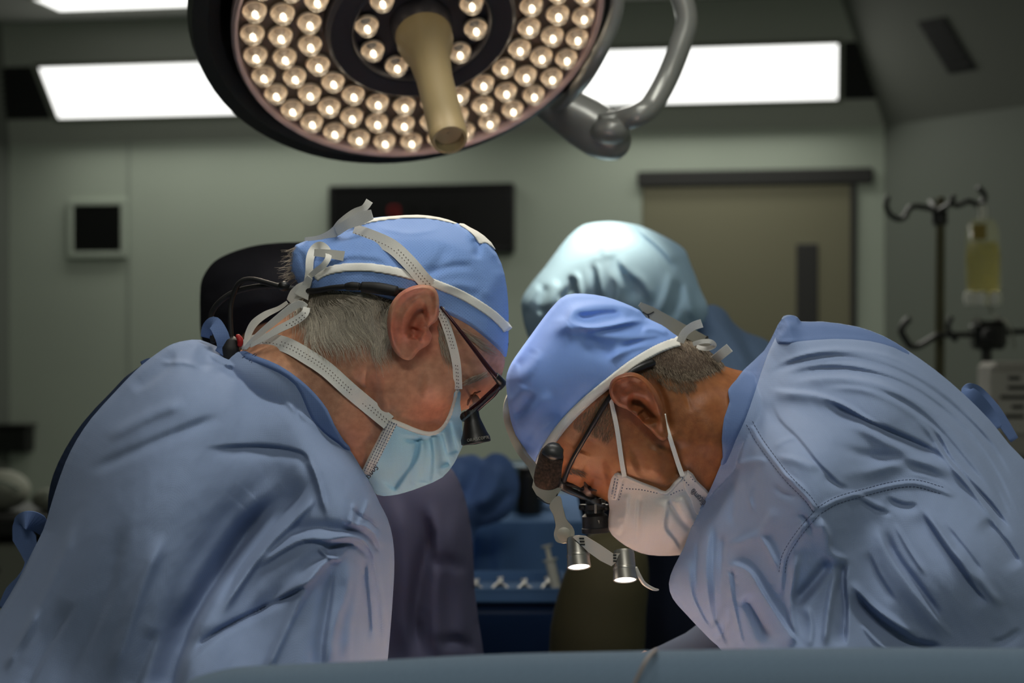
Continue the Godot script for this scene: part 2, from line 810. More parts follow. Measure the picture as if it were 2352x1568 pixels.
func materials() -> void:
	var weave := weave_tex(0)
	var pit := weave_tex(1)
	var soft := noise_tex(0.02, 3, Color(0.86, 0.86, 0.86), Color(1, 1, 1), 5)
	var mottled := noise_tex(0.03, 5, Color(0.8, 0.76, 0.74), Color(1, 1, 1), 5)
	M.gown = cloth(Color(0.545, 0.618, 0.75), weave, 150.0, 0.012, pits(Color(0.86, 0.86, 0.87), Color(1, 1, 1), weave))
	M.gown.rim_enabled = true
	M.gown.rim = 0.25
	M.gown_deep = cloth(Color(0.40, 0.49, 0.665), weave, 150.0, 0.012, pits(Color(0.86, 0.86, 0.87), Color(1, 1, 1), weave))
	M.navy = cloth(Color(0.13, 0.18, 0.27), weave, 140.0, 0.012, soft)
	M.purple = mat(Color(0.32, 0.325, 0.41), 0.9, 0.0, 0.2)
	M.blue_far = mat(Color(0.36, 0.47, 0.68), 0.9, 0.0, 0.2)
	M.bouffant = mat(Color(0.60, 0.72, 0.81), 0.75, 0.0, 0.3)
	M.black_cloth = grain(mat(Color(0.13, 0.13, 0.15), 0.95, 0.0, 0.2), soft, 30.0)
	M.cap = cloth(Color(0.50, 0.63, 0.86), pit, 90.0, 0.02, pits(Color(0.72, 0.76, 0.84), Color(1, 1, 1), pit), 0.75)
	M.cap_plain = cloth(Color(0.54, 0.68, 0.95), weave, 220.0, 0.008, pits(Color(0.9, 0.9, 0.92), Color(1, 1, 1), weave), 0.7)
	M.white_tape = cloth(Color(0.93, 0.925, 0.90), weave, 200.0, 0.008, noise_tex(0.02, 4, Color(0.94, 0.94, 0.94), Color(1, 1, 1), 3), 0.85)
	M.eye = mat(Color(0.46, 0.38, 0.34), 0.25)  # eyeball darkened: the shade of the socket is put into its colour
	M.iris = mat(Color(0.06, 0.045, 0.035), 0.15)
	M.mask_blue = cloth(Color(0.72, 0.90, 0.99), weave, 260.0, 0.006, soft, 0.8)
	M.mask_white = cloth(Color(0.86, 0.84, 0.83), weave, 260.0, 0.006, soft, 0.8)
	for m in [M.mask_blue, M.mask_white, M.white_tape]:
		m.backlight_enabled = true
		m.backlight = Color(0.25, 0.25, 0.25)
	M.hole = mat(Color(0.42, 0.38, 0.36), 0.9)
	M.stitch = mat(Color(0.26, 0.3, 0.4), 0.9)
	M.ink = mat(Color(0.35, 0.36, 0.40), 0.9)
	for k in 2:
		var m := mat(Color(1, 1, 1), 0.48, 0.0, 0.45)
		m.vertex_color_use_as_albedo = true
		grain(m, mottled, 14.0)
		m.heightmap_enabled = true
		m.heightmap_texture = noise_tex(0.16, 11, Color(0, 0, 0), Color(1, 1, 1), 3)
		m.heightmap_scale = 0.012
		m.subsurf_scatter_enabled = true
		m.subsurf_scatter_strength = 0.12
		M["skin" if k == 0 else "skin_dark"] = m
	M.hair = mat(Color(1, 1, 1), 0.55)
	M.hair.vertex_color_use_as_albedo = true
	M.hair_base = grain(mat(Color(0.54, 0.50, 0.43), 0.8), noise_tex(0.06, 31, Color(0.55, 0.55, 0.55), Color(1, 1, 1), 4), 30.0)
	M.hair_buzz = grain(mat(Color(0.30, 0.22, 0.15), 0.85), noise_tex(0.06, 33, Color(0.5, 0.5, 0.5), Color(1, 1, 1), 4), 30.0)
	M.brow = mat(Color(0.35, 0.2, 0.14), 0.6)
	M.brow_dark = mat(Color(0.12, 0.07, 0.05), 0.6)
	M.pale_metal = mat(Color(0.72, 0.70, 0.66), 0.45, 0.3)
	M.glass_dark = mat(Color(0.16, 0.17, 0.2), 0.08)
	M.black = mat(Color(0.06, 0.06, 0.065), 0.42)
	M.rubber = mat(Color(0.05, 0.05, 0.055), 0.65)
	M.lens = mat(Color(0.55, 0.6, 0.66, 0.12), 0.05)
	M.lens.transparency = BaseMaterial3D.TRANSPARENCY_ALPHA
	M.frame = mat(Color(0.22, 0.10, 0.13), 0.3, 0.3)
	M.steel = mat(Color(0.62, 0.61, 0.58), 0.35, 0.9)
	M.grey_metal = mat(Color(0.58, 0.57, 0.53), 0.5, 0.4)
	M.grey_strap = mat(Color(0.50, 0.49, 0.44), 0.75)
	M.suede = grain(mat(Color(0.36, 0.26, 0.20), 0.95), noise_tex(0.05, 9, Color(0.15, 0.14, 0.14), Color(1, 1, 1), 5), 22.0)
	M.red = mat(Color(0.6, 0.06, 0.05), 0.6)
	# the room
	M.wall = grain(mat(Color(0.655, 0.69, 0.635), 0.55, 0.0, 0.35), noise_tex(0.008, 21, Color(0.95, 0.95, 0.95), Color(1, 1, 1), 3), 0.4)
	M.soffit_shaded = mat(Color(0.40, 0.41, 0.385), 0.8)  # shaded copy of the soffit colour, for the angled sides
	M.wall_shaded = mat(Color(0.37, 0.39, 0.36), 0.6, 0.0, 0.3)  # wall colour darkened, with the shade on the angled walls in it
	M.joint = mat(Color(0.53, 0.56, 0.52), 0.8)
	M.ceiling = mat(Color(0.40, 0.41, 0.385), 0.85)
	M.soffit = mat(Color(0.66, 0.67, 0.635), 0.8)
	M.vent = mat(Color(0.06, 0.06, 0.062), 0.75)
	M.floor = grain(mat(Color(0.44, 0.47, 0.45), 0.4), noise_tex(0.02, 22, Color(0.85, 0.85, 0.85), Color(1, 1, 1), 4), 0.5)
	M.door = mat(Color(0.46, 0.45, 0.365), 0.42, 0.5)
	M.door_dark = mat(Color(0.10, 0.10, 0.09), 0.5)
	M.display = mat(Color(0.03, 0.03, 0.033), 0.35)
	M.digit = mat(Color(0.2, 0.02, 0.02), 0.5)
	M.digit.emission_enabled = true
	M.digit.emission = Color(1, 0.05, 0.05)
	M.digit.emission_energy_multiplier = 0.06
	M.panel_glow = mat(Color(0.9, 0.9, 0.9), 0.6)
	M.panel_glow.emission_enabled = true
	M.panel_glow.emission = Color(1.0, 1.0, 0.985)
	M.panel_glow.emission_energy_multiplier = 1.6
	M.lamp_shell = mat(Color(0.17, 0.175, 0.18), 0.38, 0.1)
	M.lamp_rim = mat(Color(0.80, 0.70, 0.70), 0.35, 0.2)
	M.lamp_plate = mat(Color(0.52, 0.455, 0.405), 0.4, 0.1)
	M.lamp_cup = mat(Color(0.86, 0.80, 0.73), 0.3, 0.5)
	M.lamp_grey = mat(Color(0.24, 0.23, 0.25), 0.45, 0.2)
	M.lamp_cream = mat(Color(0.62, 0.55, 0.40), 0.5)
	M.bulb = mat(Color(0.98, 0.95, 0.90, 0.22), 0.05)
	M.bulb.transparency = BaseMaterial3D.TRANSPARENCY_ALPHA
	M.led = mat(Color(1, 0.9, 0.75), 0.4)
	M.led.emission_enabled = true
	M.led.emission = Color(1.0, 0.94, 0.83)
	M.led.emission_energy_multiplier = 4.0
	M.arm_tube = mat(Color(0.58, 0.585, 0.57), 0.3, 0.3)
	M.headlamp_glow = mat(Color(1, 1, 1), 0.4)
	M.headlamp_glow.emission_enabled = true
	M.headlamp_glow.emission = Color(1.0, 0.98, 0.93)
	M.headlamp_glow.emission_energy_multiplier = 1.5
	M.nurse_gown = mat(Color(0.37, 0.45, 0.56), 0.9, 0.0, 0.2)
	M.skin_plain = mat(Color(0.62, 0.44, 0.34), 0.6)
	M.basin = mat(Color(0.42, 0.54, 0.62), 0.7)
	M.paper_white = mat(Color(0.85, 0.85, 0.80), 0.6)
	M.paper_yellow = mat(Color(0.55, 0.48, 0.22), 0.7)
	M.paper_grey = mat(Color(0.62, 0.61, 0.58), 0.85)
	M.glove_pale = mat(Color(0.50, 0.46, 0.44), 0.6)
	M.drip_pole = mat(Color(0.30, 0.29, 0.20), 0.4, 0.4)
	M.sleeve_shaded = mat(Color(0.30, 0.33, 0.40), 0.9, 0.0, 0.2)  # gown sleeve with its shade put into the colour
	M.bounce_patch = mat(Color(0.86, 0.72, 0.60), 0.9)
	M.dark_lower_part = mat(Color(0.08, 0.10, 0.15), 0.9, 0.0, 0.2)
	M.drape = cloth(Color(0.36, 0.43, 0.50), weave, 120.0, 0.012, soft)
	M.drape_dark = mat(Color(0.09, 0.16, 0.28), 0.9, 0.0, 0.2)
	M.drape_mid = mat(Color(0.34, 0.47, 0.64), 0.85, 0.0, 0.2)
	M.olive = mat(Color(0.25, 0.23, 0.13), 0.8)
	M.bag = mat(Color(0.8, 0.8, 0.6, 0.22), 0.12)
	M.bag.transparency = BaseMaterial3D.TRANSPARENCY_ALPHA
	M.fluid = mat(Color(0.62, 0.56, 0.14), 0.2)
	M.fluid.refraction_enabled = true
	M.fluid.refraction_scale = 0.033
	M.fluid.albedo_color = Color(0.92, 0.87, 0.55, 0.06)
	M.paper = mat(Color(0.55, 0.54, 0.51), 0.85)
	M.pale = mat(Color(0.46, 0.47, 0.42), 0.8)
	M.dark_metal = mat(Color(0.17, 0.17, 0.165), 0.4, 0.5)
	M.glove = mat(Color(0.72, 0.55, 0.46), 0.5)
	M.shoe = mat(Color(0.1, 0.1, 0.11), 0.6)

# ---------------------------------------------------------------- the room
func slab(a: Vector3, b: Vector3, c: Vector3, thick: float, g: Geo = null) -> Geo:    # parallelogram a, b, c, its front towards (b-a)x(c-a); thickness behind
	if g == null:
		g = Geo.new()
	var n := (b - a).cross(c - a).normalized()
	var u := (b - a)
	var w := (c - a)
	return box(g, a + u * 0.5 + w * 0.5 - n * thick * 0.5, Vector3(u.length(), w.length(), thick), Basis(u.normalized(), n.cross(u.normalized()), n), 0.0)

func build_room() -> void:
	var t := Vector3(cos(YAW), 0, sin(YAW))
	var n := Vector3(-sin(YAW), 0, cos(YAW))
	var rot := Basis(t, Vector3.UP, n)
	var uR := wall_at(2031, 500).x
	var uL := wall_at(22, 500).x
	var H1 := 2.39
	var S := 0.53
	var TOP := H1 + S
	var cl := 2.2                                   # length of the chamfer walls
	var dR := (t + n).normalized()                  # chamfer walls run off at 45 degrees
	var dL := (n - t).normalized()
	var nR := (n - t).normalized()
	var nL := (n + t).normalized()
	# back wall with the doorway cut out
	var d0 := wall_at(1474, 500).x
	var d1 := wall_at(1966, 500).x
	var dtop := 2.12
	var g := Geo.new()
	box(g, room((uL + d0) * 0.5, TOP * 0.5, -0.06), Vector3(d0 - uL, TOP, 0.12), rot)
	box(g, room((d1 + uR) * 0.5, TOP * 0.5, -0.06), Vector3(uR - d1, TOP, 0.12), rot)
	box(g, room((d0 + d1) * 0.5, (dtop + TOP) * 0.5, -0.06), Vector3(d1 - d0, TOP - dtop, 0.12), rot)
	var wb := struct("wall_back", g, M.wall, "pale grey-green panelled wall at the far end of the theatre")
	for px in [296.0]:
		var u := wall_at(px, 500).x
		put("panel_joint", box(Geo.new(), room(u, H1 * 0.5, 0.001), Vector3(0.012, H1, 0.004), rot), M.joint, wb)
	var pr := room(uR, 0)
	var pl := room(uL, 0)
	struct("wall_right", slab(pr, pr + dR * cl, pr + Vector3.UP * TOP, 0.12), M.wall_shaded, "grey-green wall running off at an angle on the right")
	struct("wall_left", slab(pl + dL * cl, pl, pl + dL * cl + Vector3.UP * TOP, 0.12), M.wall_shaded, "grey-green wall running off at an angle on the left")
	# the sides and the end behind the camera
	var er := pr + dR * cl
	var el := pl + dL * cl
	var far := 11.6
	var sr := er + n * far
	var sl := el + n * far
	struct("wall_side_right", slab(er, sr, er + Vector3.UP * TOP, 0.12), M.wall, "right-hand side wall of the theatre")
	struct("wall_side_left", slab(sl, el, sl + Vector3.UP * TOP, 0.12), M.wall, "left-hand side wall of the theatre")
	struct("wall_front", slab(sr, sl, sr + Vector3.UP * TOP, 0.12), M.wall, "wall behind the viewer")
	var mid_u := (uL + uR) * 0.5
	var width := (uR - uL) + 2 * cl + 0.6
	struct("floor", box(Geo.new(), room(mid_u, -0.06, 6.4), Vector3(width, 0.12, 14.2), rot), M.floor, "grey vinyl theatre floor")
	struct("ceiling", box(Geo.new(), room(mid_u, TOP + 0.06, 6.4), Vector3(width, 0.12, 14.2), rot), M.ceiling, "flat grey theatre ceiling")
	# sloped soffits between walls and ceiling
	var up := Vector3.UP
	var k := tan(PI / 8) * S
	var sof := func(a: Vector3, b: Vector3, inward: Vector3, ca: float, cb: float, called: String, label: String) -> void:
		var along := (b - a).normalized()
		var q := Geo.new()
		q.flat = true
		var p := [a, b, b + inward * S + up * S - along * cb, a + inward * S + up * S + along * ca]
		for e in p:
			q.v.append(e)
		for e in p:
			q.v.append(e + (-inward + up) * 0.03)
		q.quad(0, 3, 2, 1)
		q.quad(4, 5, 6, 7)
		for e in 4:
			q.quad(e, (e + 1) % 4, 4 + (e + 1) % 4, 4 + e)
		struct(called, q, M.soffit if called == "trim_1" else M.soffit_shaded, label)
	var h := Vector3.UP * H1
	sof.call(pl + h, pr + h, n, k, k, "trim_1", "sloped grey soffit above the far wall")
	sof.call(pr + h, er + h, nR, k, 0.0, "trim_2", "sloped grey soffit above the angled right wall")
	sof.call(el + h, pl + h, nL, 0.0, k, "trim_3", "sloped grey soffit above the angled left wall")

	# light panels set in the soffit, dark grilles beside them
	var slope := (n + up).normalized()              # up the soffit
	var down := (n - up).normalized()               # out of it
	var sb := Basis(t, slope, down)
	var on := func(u: float, s: float) -> Vector3:
		return room(u, H1) + (n + up) * s
	var panel := func(xa: float, xb: float, y: float, sa: float, sbb: float, label: String) -> void:
		# ends found where the panel's edge stands 0.23 m in front of the wall
		var ua := wall_at(xa, y, 0.23).x
		var ub := wall_at(xb, y, 0.23).x
		var c: Vector3 = on.call((ua + ub) * 0.5, (sa + sbb) * 0.5)
		var o := thing("ceiling_light", label, "light", c, "light panels in the soffit")
		var w := ub - ua
		var l := (sbb - sa) * sqrt(2.0)
		put("diffuser", box(Geo.new(), c + down * 0.003, Vector3(w - 0.02, l - 0.02, 0.008), sb, 0.002), M.panel_glow, o)
		var f := Geo.new()
		for s in [-1.0, 1.0]:
			box(f, c + slope * s * l * 0.5 + down * 0.004, Vector3(w + 0.02, 0.02, 0.012), sb, 0.002)
			box(f, c + t * s * w * 0.5 + down * 0.004, Vector3(0.02, l, 0.012), sb, 0.002)
		put("frame", f, M.pale, o)
		area("panel_lamp", c + down * 0.02, sb * Basis(Vector3.UP, PI), Vector2(w, l), 1.4, Color(1.0, 1.0, 0.96))
	panel.call(109.0, 1010.0, 205.0, 0.112, 0.352, "wide bright light panel in the soffit, left of the surgical lamp")
	panel.call(1316.0, 1929.0, 165.0, 0.112, 0.352, "bright light panel in the soffit, crossed by the lamp's bent arm")
	var grille := func(xa: float, xb: float, y: float, label: String) -> void:
		var ua := wall_at(xa, y, 0.23).x
		var ub := wall_at(xb, y, 0.23).x
		var c: Vector3 = on.call((ua + ub) * 0.5, 0.232)
		var o := thing("air_grille", label, "vent", c, "dark grilles in the soffit")
		put("plate", box(Geo.new(), c, Vector3(ub - ua, 0.33, 0.008), sb, 0.002), M.vent, o)
		for q in 7:
			put("slat", box(Geo.new(), c + slope * (q - 3) * 0.042 + down * 0.006, Vector3(ub - ua - 0.03, 0.016, 0.008), sb, 0.002), M.vent, o)
	grille.call(-8.0, 96.0, 205.0, "dark air grille left of the wide light panel")
	grille.call(1938.0, 2062.0, 150.0, "dark air grille right of the light panel with the lamp arm before it")
	var slR := (nR + up).normalized()
	var dnR := (nR - up).normalized()
	var cR := pr + h + dR * 0.62 + (nR + up) * 0.27
	var og := thing("air_grille", "narrow dark grille in the sloped soffit above the drip stand", "vent", cR, "dark grilles in the soffit")
	put("plate", box(Geo.new(), cR, Vector3(0.16, 0.30, 0.008), Basis(dR, slR, dnR), 0.002), M.vent, og)
	for q in 6:
		put("slat", box(Geo.new(), cR + slR * (q - 2.5) * 0.045 + dnR * 0.006, Vector3(0.13, 0.018, 0.008), Basis(dR, slR, dnR), 0.002), M.vent, og)

	# ceiling panels: one just in view at the top left, the others added out of view as fill light
	for p in [[-1.42, 0.99, 0.5, "ceiling light panel at the top left edge of the view", 0.2], [1.42, 7.15, 0.9, "added ceiling light panel over the operating table, out of view", 1.55], [1.75, 9.6, 0.9, "added ceiling light panel behind the viewer, for fill", 4.4], [0.75, 2.9, 0.9, "added ceiling light panel, out of view, brightening the far wall", 3.8]]:
		var c := room(p[0], TOP, p[1])
		var o := thing("ceiling_light", p[3], "light", c, "ceiling light panels")
		put("diffuser", box(Geo.new(), c - up * 0.004, Vector3(1.2, 0.008, 0.3), rot, 0.002), M.panel_glow, o)
		var f := Geo.new()
		for s in [-1.0, 1.0]:
			box(f, c + n * s * 0.16 - up * 0.006, Vector3(1.24, 0.012, 0.02), rot, 0.002)
			box(f, c + t * s * 0.61 - up * 0.006, Vector3(0.02, 0.012, 0.3), rot, 0.002)
		put("frame", f, M.pale, o)
		area("panel_lamp", c - up * 0.03, Basis(t, n, -up) * Basis(Vector3.UP, PI), Vector2(1.2, 0.3), p[4], Color(1.0, 0.99, 0.95))

	# sliding door
	var dc := (d0 + d1) * 0.5
	var dr := struct("door_1", box(Geo.new(), room(dc, dtop * 0.5, -0.03), Vector3(d1 - d0, dtop, 0.045), rot, 0.004), M.door, "olive-grey sliding door in the far wall")
	var wa := wall_at(1829, 560, -0.01)
	var wb2 := wall_at(1879, 900, -0.01)
	put("window", box(Geo.new(), room((wa.x + wb2.x) * 0.5, (wa.y + wb2.y) * 0.5, -0.004), Vector3(wb2.x - wa.x, wa.y - wb2.y, 0.012), rot, 0.003), M.door_dark, dr)
	put("handle", box(Geo.new(), room(d0 + 0.1, 1.05, 0.012), Vector3(0.03, 0.4, 0.03), rot, 0.008), M.steel, dr)
	struct("trim_4", box(Geo.new(), room(dc + 0.03, dtop + 0.03, 0.012), Vector3(d1 - d0 + 0.10, 0.075, 0.024), rot, 0.006), M.door_dark, "dark track above the sliding door")
	struct("trim_5", box(Geo.new(), room(d1 - 0.012, dtop * 0.5, 0.006), Vector3(0.03, dtop, 0.02), rot, 0.003), M.door_dark, "dark jamb on the right of the sliding door")

	# black display with dim red digits
	var a := wall_at(763, 430)
	var b := wall_at(1183, 580)
	var c := room((a.x + b.x) * 0.5, (a.y + b.y) * 0.5, 0.03)
	var o := thing("wall_display", "wide black wall display with dim red digits, behind the blue mesh cap", "display", c)
	put("screen", box(Geo.new(), c, Vector3(b.x - a.x - 0.03, a.y - b.y - 0.03, 0.056), rot, 0.004), M.display, o)
	var f2 := Geo.new()
	for s in [-1.0, 1.0]:
		box(f2, c + up * s * (a.y - b.y - 0.02) * 0.5, Vector3(b.x - a.x, 0.025, 0.066), rot, 0.005)
		box(f2, c + t * s * (b.x - a.x - 0.02) * 0.5, Vector3(0.025, a.y - b.y, 0.066), rot, 0.005)
	put("bezel", f2, M.display, o)
	for k2 in 4:
		var e := wall_at([905.0, 950.0, 1000.0, 1045.0][k2], 492, 0.06)
		var dg := Geo.new()
		for sgm in [[0, 0.04, 0.045, 0.01], [0, 0.0, 0.045, 0.01], [-0.024, 0.02, 0.01, 0.036], [0.024, 0.02, 0.01, 0.036], [0.024, -0.02, 0.01, 0.036]]:
			box(dg, room(e.x + sgm[0], e.y + sgm[1], 0.06), Vector3(sgm[2], sgm[3], 0.004), rot)
		put("digit", dg, M.digit if k2 == 0 else M.display, o)
	# dark square hatch in a pale frame
	a = wall_at(172, 473)
	b = wall_at(281, 578)
	c = room((a.x + b.x) * 0.5, (a.y + b.y) * 0.5, 0.012)
	o = thing("wall_panel", "dark square panel in a pale frame on the far left wall", "panel", c)
	put("plate", box(Geo.new(), c, Vector3(b.x - a.x, a.y - b.y, 0.02), rot, 0.003), M.display, o)
	var f3 := Geo.new()
	for s in [-1.0, 1.0]:
		box(f3, c + up * s * ((a.y - b.y) * 0.5 + 0.015), Vector3(b.x - a.x + 0.06, 0.03, 0.03), rot, 0.004)
		box(f3, c + t * s * ((b.x - a.x) * 0.5 + 0.015), Vector3(0.03, a.y - b.y, 0.03), rot, 0.004)
	put("frame", f3, M.wall, o)
	# small dark box low on the left
	a = wall_at(-45, 978)
	b = wall_at(27, 1036)
	c = room(maxf((a.x + b.x) * 0.5, uL + 0.06), (a.y + b.y) * 0.5, 0.06)
	o = thing("wall_box", "small dark box low on the wall at the left edge", "box", c)
	put("body", box(Geo.new(), c, Vector3(b.x - a.x, a.y - b.y, 0.1), rot, 0.01), M.display, o)
	put("lid", box(Geo.new(), c + up * ((a.y - b.y) * 0.5 + 0.008) , Vector3(b.x - a.x + 0.02, 0.016, 0.115), rot, 0.005), M.dark_metal, o)

# ---------------------------------------------------------------- the surgical lamp
func build_lamp() -> void:
	var c := at(967, 56, 2.0)
	var nrm := Vector3(0.19, -0.80, 0.58).normalized()
	var b := frame_of(nrm, Vector3.FORWARD)             # y of b = the way the lamp looks
	var s := 2.0 / F
	var R := 420.0 * s
	var o := thing("surgical_lamp", "round surgical lamp with rings of clear bulbs and a cream handle", "lamp", c)
	# housing: a shallow dish, its front ring standing a little behind the glass
	put("housing", lathe(Geo.new(), c + Vector3(-0.014, 0.006, 0), b, [Vector2(0.002, -0.11), Vector2(R * 0.55, -0.105), Vector2(R * 0.95, -0.075), Vector2(R * 1.15, -0.04), Vector2(R * 1.19, -0.02), Vector2(R * 1.17, -0.004), Vector2(R * 1.09, 0.0), Vector2(R * 1.05, -0.006), Vector2(R * 1.02, -0.012)], 72), M.lamp_shell, o)
	put("rim", lathe(Geo.new(), c, b, [Vector2(R * 1.025, -0.014), Vector2(R * 1.03, 0.002), Vector2(R * 1.015, 0.007), Vector2(R * 0.997, 0.005), Vector2(R * 0.992, -0.006)], 72), M.lamp_rim, o)
	put("plate", lathe(Geo.new(), c, b, [Vector2(R * 1.0, -0.006), Vector2(R * 0.5, -0.010)], 72), M.lamp_plate, o)
	put("inner_ring", lathe(Geo.new(), c, b, [Vector2(R * 0.53, -0.012), Vector2(R * 0.525, 0.006), Vector2(R * 0.50, 0.010), Vector2(R * 0.40, 0.008), Vector2(R * 0.385, 0.010), Vector2(R * 0.37, 0.006), Vector2(R * 0.365, -0.004), Vector2(R * 0.05, -0.006)], 64), M.lamp_grey, o)
	put("hub", lathe(Geo.new(), c, b, [Vector2(R * 0.17, -0.006), Vector2(R * 0.165, 0.012), Vector2(R * 0.15, 0.02), Vector2(0.001, 0.024)], 40), M.lamp_grey, o)
	# sterile handle
	var tip := at(1033, 322, 1.86)
	var root := c + nrm * 0.012
	var hd := (tip - root)
	var hb := frame_of(hd, Vector3.FORWARD)
	var hl := hd.length()
	put("handle", lathe(Geo.new(), root, hb, [Vector2(0.033, 0.0), Vector2(0.0335, 0.02), Vector2(0.030, 0.036), Vector2(0.0245, 0.05), Vector2(0.021, hl * 0.45), Vector2(0.0205, hl * 0.8), Vector2(0.021, hl - 0.008), Vector2(0.0195, hl), Vector2(0.0165, hl), Vector2(0.0155, hl - 0.012), Vector2(0.001, hl - 0.013)], 36), M.lamp_cream, o)
	# bulbs: reflector cup, clear dome, light-emitting core and a bead for the dome's glint
	var cup := lathe(Geo.new(), Vector3.ZERO, Basis.IDENTITY, [Vector2(0.0045, -0.004), Vector2(0.0085, 0.0005), Vector2(0.0125, 0.0065), Vector2(0.0142, 0.0075), Vector2(0.0150, 0.004)], 20).mesh(Vector3.ZERO)
	var dome := lathe(Geo.new(), Vector3.ZERO, Basis.IDENTITY, [Vector2(0.0122, 0.004), Vector2(0.0128, 0.009), Vector2(0.0115, 0.0145), Vector2(0.0085, 0.0185), Vector2(0.0045, 0.0208), Vector2(0.0004, 0.0213)], 20).mesh(Vector3.ZERO)
	var cg := ball(Geo.new(), Vector3(0, 0.012, 0), Vector3(0.0036, 0.0046, 0.0036), Basis.IDENTITY, 10)
	ball(cg, Vector3(0.0, 0.007, -0.0095), Vector3(0.0024, 0.0016, 0.0022), Basis.IDENTITY, 8)  # second glowing bead stands for the reflection on the dome
	var chip_glint := cg.mesh(Vector3.ZERO)
	var rings := [[385.0, 36, 0.4], [322.0, 30, 0.0], [258.0, 24, 0.3], [128.0, 10, 0.55]]
	for r in rings:
		for q in r[1]:
			var a: float = TAU * (q + r[2]) / r[1]
			var rad: float = r[0] * s
			var p := b * Vector3(cos(a) * rad, -0.006 if r[0] > 200 else -0.002, sin(a) * rad)
			var m := MeshInstance3D.new()
			m.name = "bulb"
			o.add_child(m, true)
			m.transform = Transform3D(b, p)
			m.mesh = cup
			m.material_override = M.lamp_cup
			for part in [["dome", dome, M.bulb], ["glow", chip_glint, M.led]]:
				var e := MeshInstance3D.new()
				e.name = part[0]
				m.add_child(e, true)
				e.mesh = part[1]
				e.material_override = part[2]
	# yoke and arm on the right
	var y := wire(Geo.new(), [1408, -60, 2.02, 1418, 0, 2.03, 1405, 60, 2.04, 1372, 130, 2.05, 1335, 190, 2.10, 1295, 232, 2.2, 1270, 245, 2.24], 0.009, 12)
	put("yoke", y, M.arm_tube, o)
	var arm := wire(Geo.new(), [1490, -150, 2.2, 1545, -60, 2.2, 1568, 0, 2.2, 1577, 50, 2.2, 1562, 105, 2.2, 1532, 180, 2.2, 1497, 240, 2.19, 1465, 264, 2.18, 1425, 276, 2.2, 1380, 288, 2.2], [0.0145, 0.0145, 0.0145, 0.0145, 0.0145, 0.0145, 0.0145, 0.0145, 0.0145, 0.0145], 16)
	put("arm", arm, M.arm_tube, o)
	var jp := []
	for e in [[1225, 200, 2.27], [1262, 228, 2.26], [1315, 264, 2.25], [1365, 296, 2.24], [1405, 322, 2.23], [1432, 336, 2.22]]:
		jp.append(at(e[0], e[1], e[2]))
	put("joint", tube(Geo.new(), smooth3(jp, 4), [0.020, 0.022, 0.025, 0.027, 0.028, 0.029, 0.030, 0.031, 0.032, 0.033, 0.034, 0.034, 0.034, 0.034, 0.033, 0.031, 0.029, 0.026, 0.023, 0.020, 0.016], 20), M.arm_tube, o)
	put("knuckle", ball(Geo.new(), at(1402, 300, 2.20), Vector3(0.026, 0.018, 0.026), Basis.IDENTITY, 20), M.arm_tube, o)
	# the column over the table that carries the arm, out of sight above
	put("ceiling_column", tube(Geo.new(), PackedVector3Array([at(1490, -150, 2.2), at(1470, -190, 2.2), at(1470, -190, 2.2) + Vector3(0, 2.91 - at(0, -190, 2.2).y, 0)]), [0.0145, 0.03, 0.03], 20), M.lamp_shell, o)
	for q in 6:
		var ang := TAU * q / 6.0
		var sp := SpotLight3D.new()
		sp.name = "lamp_beam"
		sp.position = c + b * Vector3(cos(ang) * 0.165, 0.02, sin(ang) * 0.165)
		sp.basis = Basis.looking_at(nrm, Vector3.RIGHT)
		sp.spot_angle = 34.0
		sp.spot_angle_attenuation = 0.35
		sp.spot_range = 12.0
		sp.spot_attenuation = 2.0
		sp.light_size = 0.035
		sp.light_energy = 0.10
		sp.light_color = Color(1.0, 0.94, 0.85)
		sp.shadow_enabled = true
		add_child(sp, true)
		var beam := SpotLight3D.new()          # the narrow beam of the same ring, gathered on the operating field
		beam.name = "field_beam"
		beam.position = sp.position
		beam.basis = Basis.looking_at((Vector3(0.02, 0.95, -1.46) - sp.position).normalized(), Vector3.RIGHT)
		beam.spot_angle = 9.0
		beam.spot_angle_attenuation = 0.6
		beam.spot_range = 12.0
		beam.spot_attenuation = 2.0
		beam.light_size = 0.035
		beam.light_energy = 1.15
		beam.light_color = Color(1.0, 0.93, 0.83)
		beam.shadow_enabled = true
		add_child(beam, true)
	# recessed downlight put in out of view to brighten the bouffant cap
	var top := Vector3(0.22, 2.918, -2.35)
	var dl := thing("added_downlight", "small round ceiling light added above the nurse, out of view, to brighten the cap", "light", top)
	put("trim_ring", lathe(Geo.new(), top, Basis(Vector3.RIGHT, PI), [Vector2(0.055, -0.001), Vector2(0.075, 0.0), Vector2(0.075, 0.006), Vector2(0.057, 0.01), Vector2(0.055, 0.0)], 28), M.pale, dl)
	put("glow", lathe(Geo.new(), top, Basis(Vector3.RIGHT, PI), [Vector2(0.055, 0.002), Vector2(0.001, 0.003)], 28), M.panel_glow, dl)
	var ds := SpotLight3D.new()
	ds.name = "added_downlight_beam"
	ds.position = top - Vector3(0, 0.02, 0)
	ds.basis = Basis.looking_at((at(1345, 590, 2.42) - top).normalized(), Vector3.RIGHT)
	ds.spot_angle = 4.2
	ds.spot_angle_attenuation = 1.0
	ds.spot_range = 10.0
	ds.spot_attenuation = 2.0
	ds.light_size = 0.05
	ds.light_energy = 11.0
	ds.light_color = Color(1.0, 0.96, 0.86)
	ds.shadow_enabled = true
	add_child(ds)

# ---------------------------------------------------------------- people
func skin_tint(base: Color, spots: Array) -> Callable:     # spots: [x, y, radius, colour]; colours are linear
	return func(x: float, y: float) -> Color:
		var c := base
		for s in spots:
			var d: float = Vector2(x - s[0], y - s[1]).length() / s[2]
			if d < 1.0:
				c = c.lerp(s[3], (1.0 - d * d) * (1.0 - d * d))
		return c

